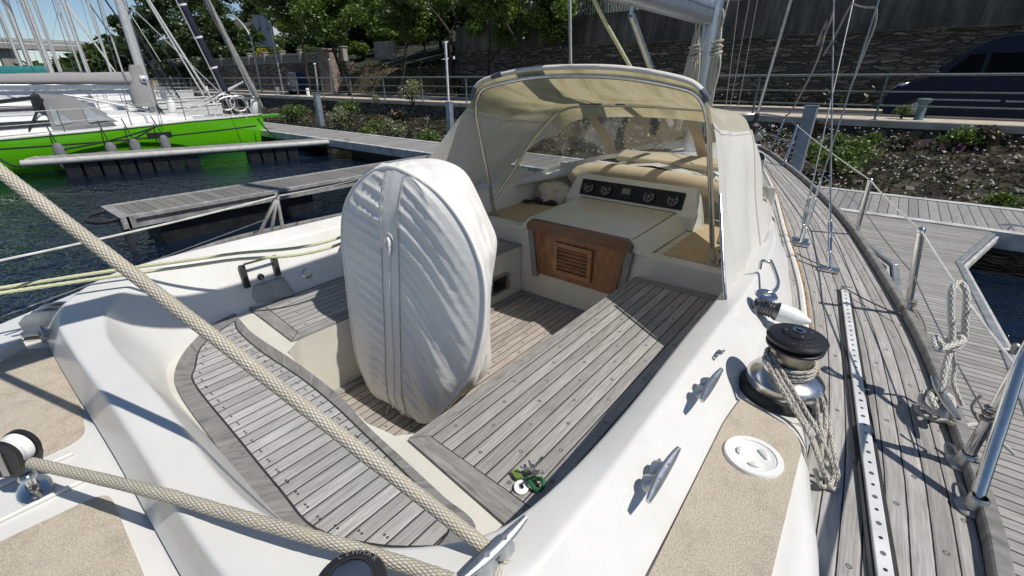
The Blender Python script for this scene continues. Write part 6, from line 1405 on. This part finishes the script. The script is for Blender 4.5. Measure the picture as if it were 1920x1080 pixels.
# a smaller wood-cabin motor boat row of hulls close behind the green stern
for k, (x, y, lab) in enumerate(((-22.4, -3.2, 'small white dinghy with low cabin behind the green yacht stern'), (-26.2, -4.5, 'small white motor boat with low cabin far behind the green stern'))):
    t = thing('small_boat', lab, 'boat', (x, y, WATER)); rows = yhull(x, y-2.5, y+3, 2.2, lambda q_: -1.45+.03*max(0, q_-y)); obj('hull', M().grid(rows), HULLW, t, doubles=True)
    m = M(); m.grid([[r[0], r[-1]] for r in rows]); obj('deck', m, GEL, t); m = M().prism(rrect([(x-.7,y-1), (x+.7,y-1), (x+.5,y+1.4), (x-.5,y+1.4)], .2), -1.5, -.95); c_ = obj('cabin', m, HULLW, t, bevel=.08); m = M().box((x+.66, y+.1, -1.12), (.06, 1.3, .18), Matrix.Rotation(R(4.8), 3, 'Z')); obj('cabin_window', m, SMOKE, c_)
# ------------------------------------------------------------------ bridge
CONC = plain('pale bridge concrete', (.30,.28,.25), .85, var=.15, scale=.1)
bt = thing('road_bridge', 'concrete road bridge crossing behind the masts at far left', 'bridge', (-260, 25, WATER))
a, b = ax(-60, 84, -260), ax(168, 93, -260); m = M().beam(a, b, 9, 1.7); m.beam(a+V(3,0,1.7), b+V(3,0,1.7), 1.5, .9); obj('deck_girder', m, CONC, bt)
for u in (6, 24):
    p = ax(u, 100, -260); m = M().box((-260, p.y, (p.z+WATER)/2), (5, 2.6, p.z-WATER+3)); obj('pier', m, CONC, bt)
m = M().beam(a+V(4.8,0,2.4), b+V(4.8,0,2.4), .3, .3); obj('parapet', m, CONC, bt)
# ------------------------------------------------------------------ vehicles and street things
VAN = plain('dark navy van paint', (.005,.008,.028), .3, var=.1)
GLASSD = plain('dark van glass', (.002,.002,.002), .5)
vy0, vy1 = 18.75, 20.65
vt = thing('parked_van', 'dark navy high-roofed van parked on the quay road at right', 'van', (2.2, 19.7, QZ-.11))
prf = [(-.42,-.95), (-.47,-.78), (-.46,-.50), (-.40,-.30), (-.30,-.16), (.30,.03), (.42,.09), (.98,.68), (1.22,.88), (1.60,1.06), (2.1,1.12), (4.9,1.14), (5.0,1.05), (5.05,-.2), (5.05,-.85), (4.9,-.95)]
rows = []
for yy, ins in ((vy0+.12,0), (vy0,.0), (vy0,.0), (vy1,.0), (vy1-.12,0)): pass
def vrow(y, k): return [V(lerp(2.3, x, k), y+(0 if y < 19.7 else 0)+(.14 if y < 19.7 else -.14)*max(0, (z-.1)/1.05), lerp(.1, z, k)) for x, z in prf]
m = M().grid([vrow(vy0+.08, .975), vrow(vy0, 1.0 if False else .995), vrow(vy0+.0, .99), vrow(vy1, .99), vrow(vy1-.08, .975)] if False else [vrow(vy0+.07, 1), vrow(vy1-.07, 1)], closev=True)
for y, rv in ((vy0, False), (vy1, True)):
    inner = vrow(y, .985); outer = vrow(y+(.07 if y < 19.7 else -.07), 1); m.grid([outer, inner] if not rv else [inner, outer], closev=True); m.add(inner, [list(range(len(prf))) if rv else list(range(len(prf)-1, -1, -1))], flat=True)
GLASSD.node_tree.nodes['Principled BSDF'].inputs['Specular IOR Level'].default_value = .1
VAN.node_tree.nodes['Principled BSDF'].inputs['Specular IOR Level'].default_value = .22
bd = obj('body', m, VAN, vt, doubles=True, smooth=28)
def side_poly(pts, dy=-.006): return [V(x, vy0+dy+.14*max(0, (z-.1)/1.05), z) for x, z in pts]
for nm, pts in (('door_window', [(.72,.16), (.80,.30), (1.10,.62), (1.42,.66), (1.42,.16)]), ('door_window', [(1.52,.16), (1.52,.66), (2.75,.66), (2.75,.16)]), ('door_window', [(2.9,.16), (2.9,.66), (4.6,.66), (4.6,.16)])):
    obj(nm, M().add(side_poly(pts), [list(range(len(pts)-1, -1, -1)) if False else list(range(len(pts)))]), GLASSD, bd)
m = M(); m.grid([[V(.42,vy0+.12,.12), V(.97,vy0+.2,.68)], [V(.42,vy1-.12,.12), V(.97,vy1-.2,.68)]]); m.v = [(x-.012, y, z+.012) for x, y, z in m.v]; obj('windscreen', m, GLASSD, bd)
m = M(); m.add([V(-.42,vy0+.03,-.26), V(-.05,vy0-.004,-.13), V(-.02,vy0-.004,-.06), V(-.26,vy0+.03,-.12)], [(0,1,2,3)]); obj('headlight', m, plain('headlight glass', (.35,.38,.42), .1, .3), bd, solid=.02)
m = M(); m.box((.50, vy0-.12, .15), (.12,.2,.14)); obj('wing_mirror', m, BLACKP, bd, bevel=.03)
m = M()
for x0, x1, z in ((.6, 2.05, -.52), (2.15, 4.0, -.53)): m.box(((x0+x1)/2, vy0-.006, z), (x1-x0, .03, .05))
obj('rubbing_strip', m, plain('grey trim', (.30,.30,.31), .5), bd, bevel=.008)
m = M()
for x, z in ((1.5,.02), (2.3,.02), (4.1,.02)): m.box((x-.12, vy0-.012, z), (.16,.03,.03))
obj('door_handle', m, BLACKP, bd)
m = M()
for x in (1.47, 2.83): m.box((x, vy0-.002, -.15), (.012,.012,1.4))
m.box((3.9, vy0+.07, .73), (5.0-1.4,.01,.012)); obj('door_seam', m, BLACKP, bd)
for x in (.36, 4.1):
    for y in (vy0+.03, vy1-.03):
        w_ = obj('wheel', M().lathe([(.2,-.1), (.31,-.1), (.335,-.06), (.335,.06), (.31,.1), (.2,.1)], (x, y, -.77), V(0,1,0), 28), BLACKR, vt)
        m = M(); sg = -1 if y < 19.7 else 1
        m.lathe([(.205,sg*.09), (.19,sg*.10), (.18,sg*.06), (.05,sg*.075), (0,sg*.08)], (x, y, -.77), V(0,1,0), 28)
        for k in range(5): a = k*2*math.pi/5; m.beam(V(x, y+sg*.09, -.77), V(x+.19*math.cos(a), y+sg*.095, -.77+.19*math.sin(a)), .05, .02, up=V(0,1,0))
        obj('rim', m, STEEL_DULL, w_)
# small blue van by the trees
bx = -36.2; b2 = thing('blue_van', 'small dark blue van parked by the wall beneath the leaning tree', 'van', (bx, 19.6, QZ-.11))
m = M(); pr2 = [(-.75,-.8), (-.78,-.2), (-.70,.0), (-.62,.45), (-.55,.52), (.55,.52), (.62,.45), (.70,.0), (.78,-.2), (.75,-.8)]; m.grid([[V(bx+x, y, z) for x, z in pr2] for y in (18.7, 19.5)], closev=True); m.add([V(bx+x, 18.7, z) for x, z in pr2], [list(range(9,-1,-1))]); m.add([V(bx+x, 19.5, z) for x, z in pr2], [list(range(10))]); bb = obj('body', m, plain('blue van paint', (.012,.03,.085), .3, coat=.5), b2, bevel=.04)
obj('windscreen', M().add([V(bx-.55,18.69,.0), V(bx+.55,18.69,.0), V(bx+.5,18.69,.44), V(bx-.5,18.69,.44)], [(0,1,2,3)]), plain('blue sky glass', (.012,.035,.09), .35), bb)
m = M()
for s in (-.55, .55): m.box((bx+s, 18.68, -.25), (.2,.04,.13))
obj('headlight', m, WHITEP, bb)
m = M().box((bx, 18.68, -.55), (1.5,.06,.2)); obj('bumper', m, BLACKP, bb)
for s in (-.62, .62):
    for y in (18.85, 19.35): obj('wheel', M().lathe([(0,-.1), (.28,-.1), (.3,0), (.28,.1), (0,.1)], (bx+s, y, -.82), V(1,0,0), 16), BLACKR, b2)
# street lamps
def lamp(u0, v0, u1, v1, y, arm, label):
    b_ = ay(u0, v0, y); t_ = ay(u1, v1, y); b_.z = QZ; t = thing('street_lamp', label, 'street lamp', tuple(b_)); m = M()
    if arm:
        e = ay(arm[0], arm[1], y); m.tube(crv([tuple(b_), tuple(b_.lerp(t_, .5)), tuple(t_), tuple(t_.lerp(e, .5)+V(0,0,.42)), tuple(e)], 6), .07, 8); obj('pole', m, plain('pale galvanised pole', (.48,.48,.45), .5, .3), t)
        m = M().ball(e+V(-.2,0,-.02), .16, sc=(2.0,.8,.5)); obj('lamp_head', m, WHITEP, t)
    else:
        m.tube([b_, t_], .06, 8); obj('pole', m, bpy.data.materials['pale galvanised pole'], t); m = M().ball(t_, .10, sc=(1,1,.6)); obj('cap', m, WHITEP, t)
lamp(490, 167, 470, 70, 18.4, (430, 28), 'pale street lamp with curved arm on the quay road beyond the furled sails')
lamp(530, 168, 506, 40, 18.4, None, 'thin pale pole on the quay left of the blue van')
lamp(622, 168, 618, 112, 18.4, None, 'short pale pole in front of the stone gate pillar')
p = ay(1070, 130, 17.6); lamp(1074, 140, 1068, -40, 17.6, None, 'tall thin pale pole rising behind the top of the spray hood')
lamp(596, 168, 590, 120, 18.4, None, 'thin grey pole beside the leaning tree trunk')
# bollards on the quay
for k, (u, v, y, h, r, mat, lab) in enumerate(((1722, 222, 17.2, .55, .12, plain('blue green bollard paint', (.10,.17,.19), .6, var=.2), 'blue green cast bollard on the quay in front of the van'), (521, 167, 18.3, .5, .11, WHITEP, 'short white bollard right of the street lamp'), (387, 163, 18.3, .45, .11, WHITEP, 'white bollard behind the green yacht foredeck'), (575, 160, 17.0, .5, .11, WHITEP, 'white bollard on the quay in front of the blue van'))):
    p = ay(u, v, y); p.z = QZ; m = M(); m.lathe([(r,0), (r*.85,.03), (r*.8,h*.75), (r*1.35,h*.85), (r*1.4,h*.95), (r*.9,h), (0,h)] if k == 0 else [(r,0), (r,h*.9), (r*.8,h), (0,h)], p, n=16); tag(obj('bollard', m, mat), lab, 'bollard')
p = ay(291, 160, 18.4); m = M().box((p.x, p.y, QZ+.45), (.7,.5,.9)); m.box((p.x, p.y, QZ+.93), (.8,.6,.06)); tag(obj('utility_box', m, plain('beige cabinet', (.40,.34,.25), .6), bevel=.02), 'beige utility cabinet on the quay right of the green yacht mast', 'cabinet')
# gate pillar, pale garden wall, white house
p = ay(623, 110, WY); m = M().box((p.x, WY-.2, .55), (1.9,1.2,3.2)); m.box((p.x, WY-.2, 2.2), (2.1,1.4,.14)); tag(obj('gate_pillar', m, plain('pinkish rubble pillar', (.26,.21,.175), .9, var=.3, scale=3, bump=.6, bscale=8), bevel=.04), 'pinkish stone gate pillar at the end of the balustrade', 'pillar')
p = ay(722, 95, 27); m = M().box((p.x, 27, 2.0), (2.6,.3,1.9)); tag(obj('garden_wall', m, plain('pale plank wall', (.40,.38,.34), .8, var=.25, scale=2)), 'pale garden wall panel behind the forked plane tree', 'wall')
p = ay(500, 45, 36); hx = p.x; HZ = 2.2
hs_ = thing('white_house', 'white house with slate roof half hidden among the trees', 'house', (hx, 38, 4))
HW = plain('white render', (.66,.68,.70), .8, var=.08, scale=1); SL = plain('slate roof', (.10,.11,.13), .6, var=.2)
m = M().box((hx, 38, 7.2+HZ/2), (5.2, 5, 7+HZ)); wl_ = obj('wall', m, HW, hs_)
m = M(); m.add([V(hx-2.9,35.2,10.6+HZ), V(hx+2.9,35.2,10.6+HZ), V(hx+2.9,40.8,10.6+HZ), V(hx-2.9,40.8,10.6+HZ), V(hx-2.9,38,13.2+HZ), V(hx+2.9,38,13.2+HZ)], [(0,1,5,4), (2,3,4,5), (0,4,3), (1,2,5), (0,3,2,1)]); rf = obj('roof', m, SL, hs_)
obj('chimney', M().box((hx+1.8, 38, 13.4+HZ), (.7,.7,1.4)), HW, rf)
for x in (-1.4, 1.3):
    for z in (7.2, 10.3): obj('window', M().box((hx+x, 35.47, z), (1.0,.08,1.5)), SMOKE, hs_)
m = M().box((hx-.2, 35.0, 8.9), (5.3, 1.0, .2)); obj('balcony', m, HW, hs_)
# ------------------------------------------------------------------ camera, light, sky
cam = bpy.data.cameras.new('camera'); co = bpy.data.objects.new('camera', cam); COL.objects.link(co)
cam.sensor_width = 36; cam.lens = FPX/1920*36; cam.clip_start = .02; cam.clip_end = 3000
co.matrix_world = Matrix((RT, UP, -FW)).transposed().to_4x4()
SC.camera = co
SUND = V(.62, .13, 1).normalized()
sun = bpy.data.lights.new('sun', 'SUN'); sun.energy = 4.3; sun.angle = R(.55); sun.color = (1, .95, .88)
so_ = bpy.data.objects.new('sun', sun); COL.objects.link(so_); so_.rotation_euler = SUND.to_track_quat('Z', 'Y').to_euler(); so_.location = (20, 5, 40)
w = bpy.data.worlds.new('World'); SC.world = w; w.use_nodes = True
sky = w.node_tree.nodes.new('ShaderNodeTexSky'); sky.sky_type = 'NISHITA'; sky.sun_disc = False
sky.sun_elevation = math.asin(SUND.z); sky.sun_rotation = math.atan2(SUND.x, SUND.y)
sky.altitude = 600; sky.air_density = .9; sky.dust_density = .05; sky.ozone_density = 2.6
bg = w.node_tree.nodes['Background']; bg.inputs[1].default_value = .085
w.node_tree.links.new(sky.outputs[0], bg.inputs[0])
SC.view_settings.view_transform = 'Standard'; SC.view_settings.look = 'None'; SC.view_settings.exposure = .03; SC.view_settings.gamma = 1
SC.cycles.max_bounces = 8; SC.cycles.transparent_max_bounces = 12; SC.cycles.sample_clamp_indirect = 6
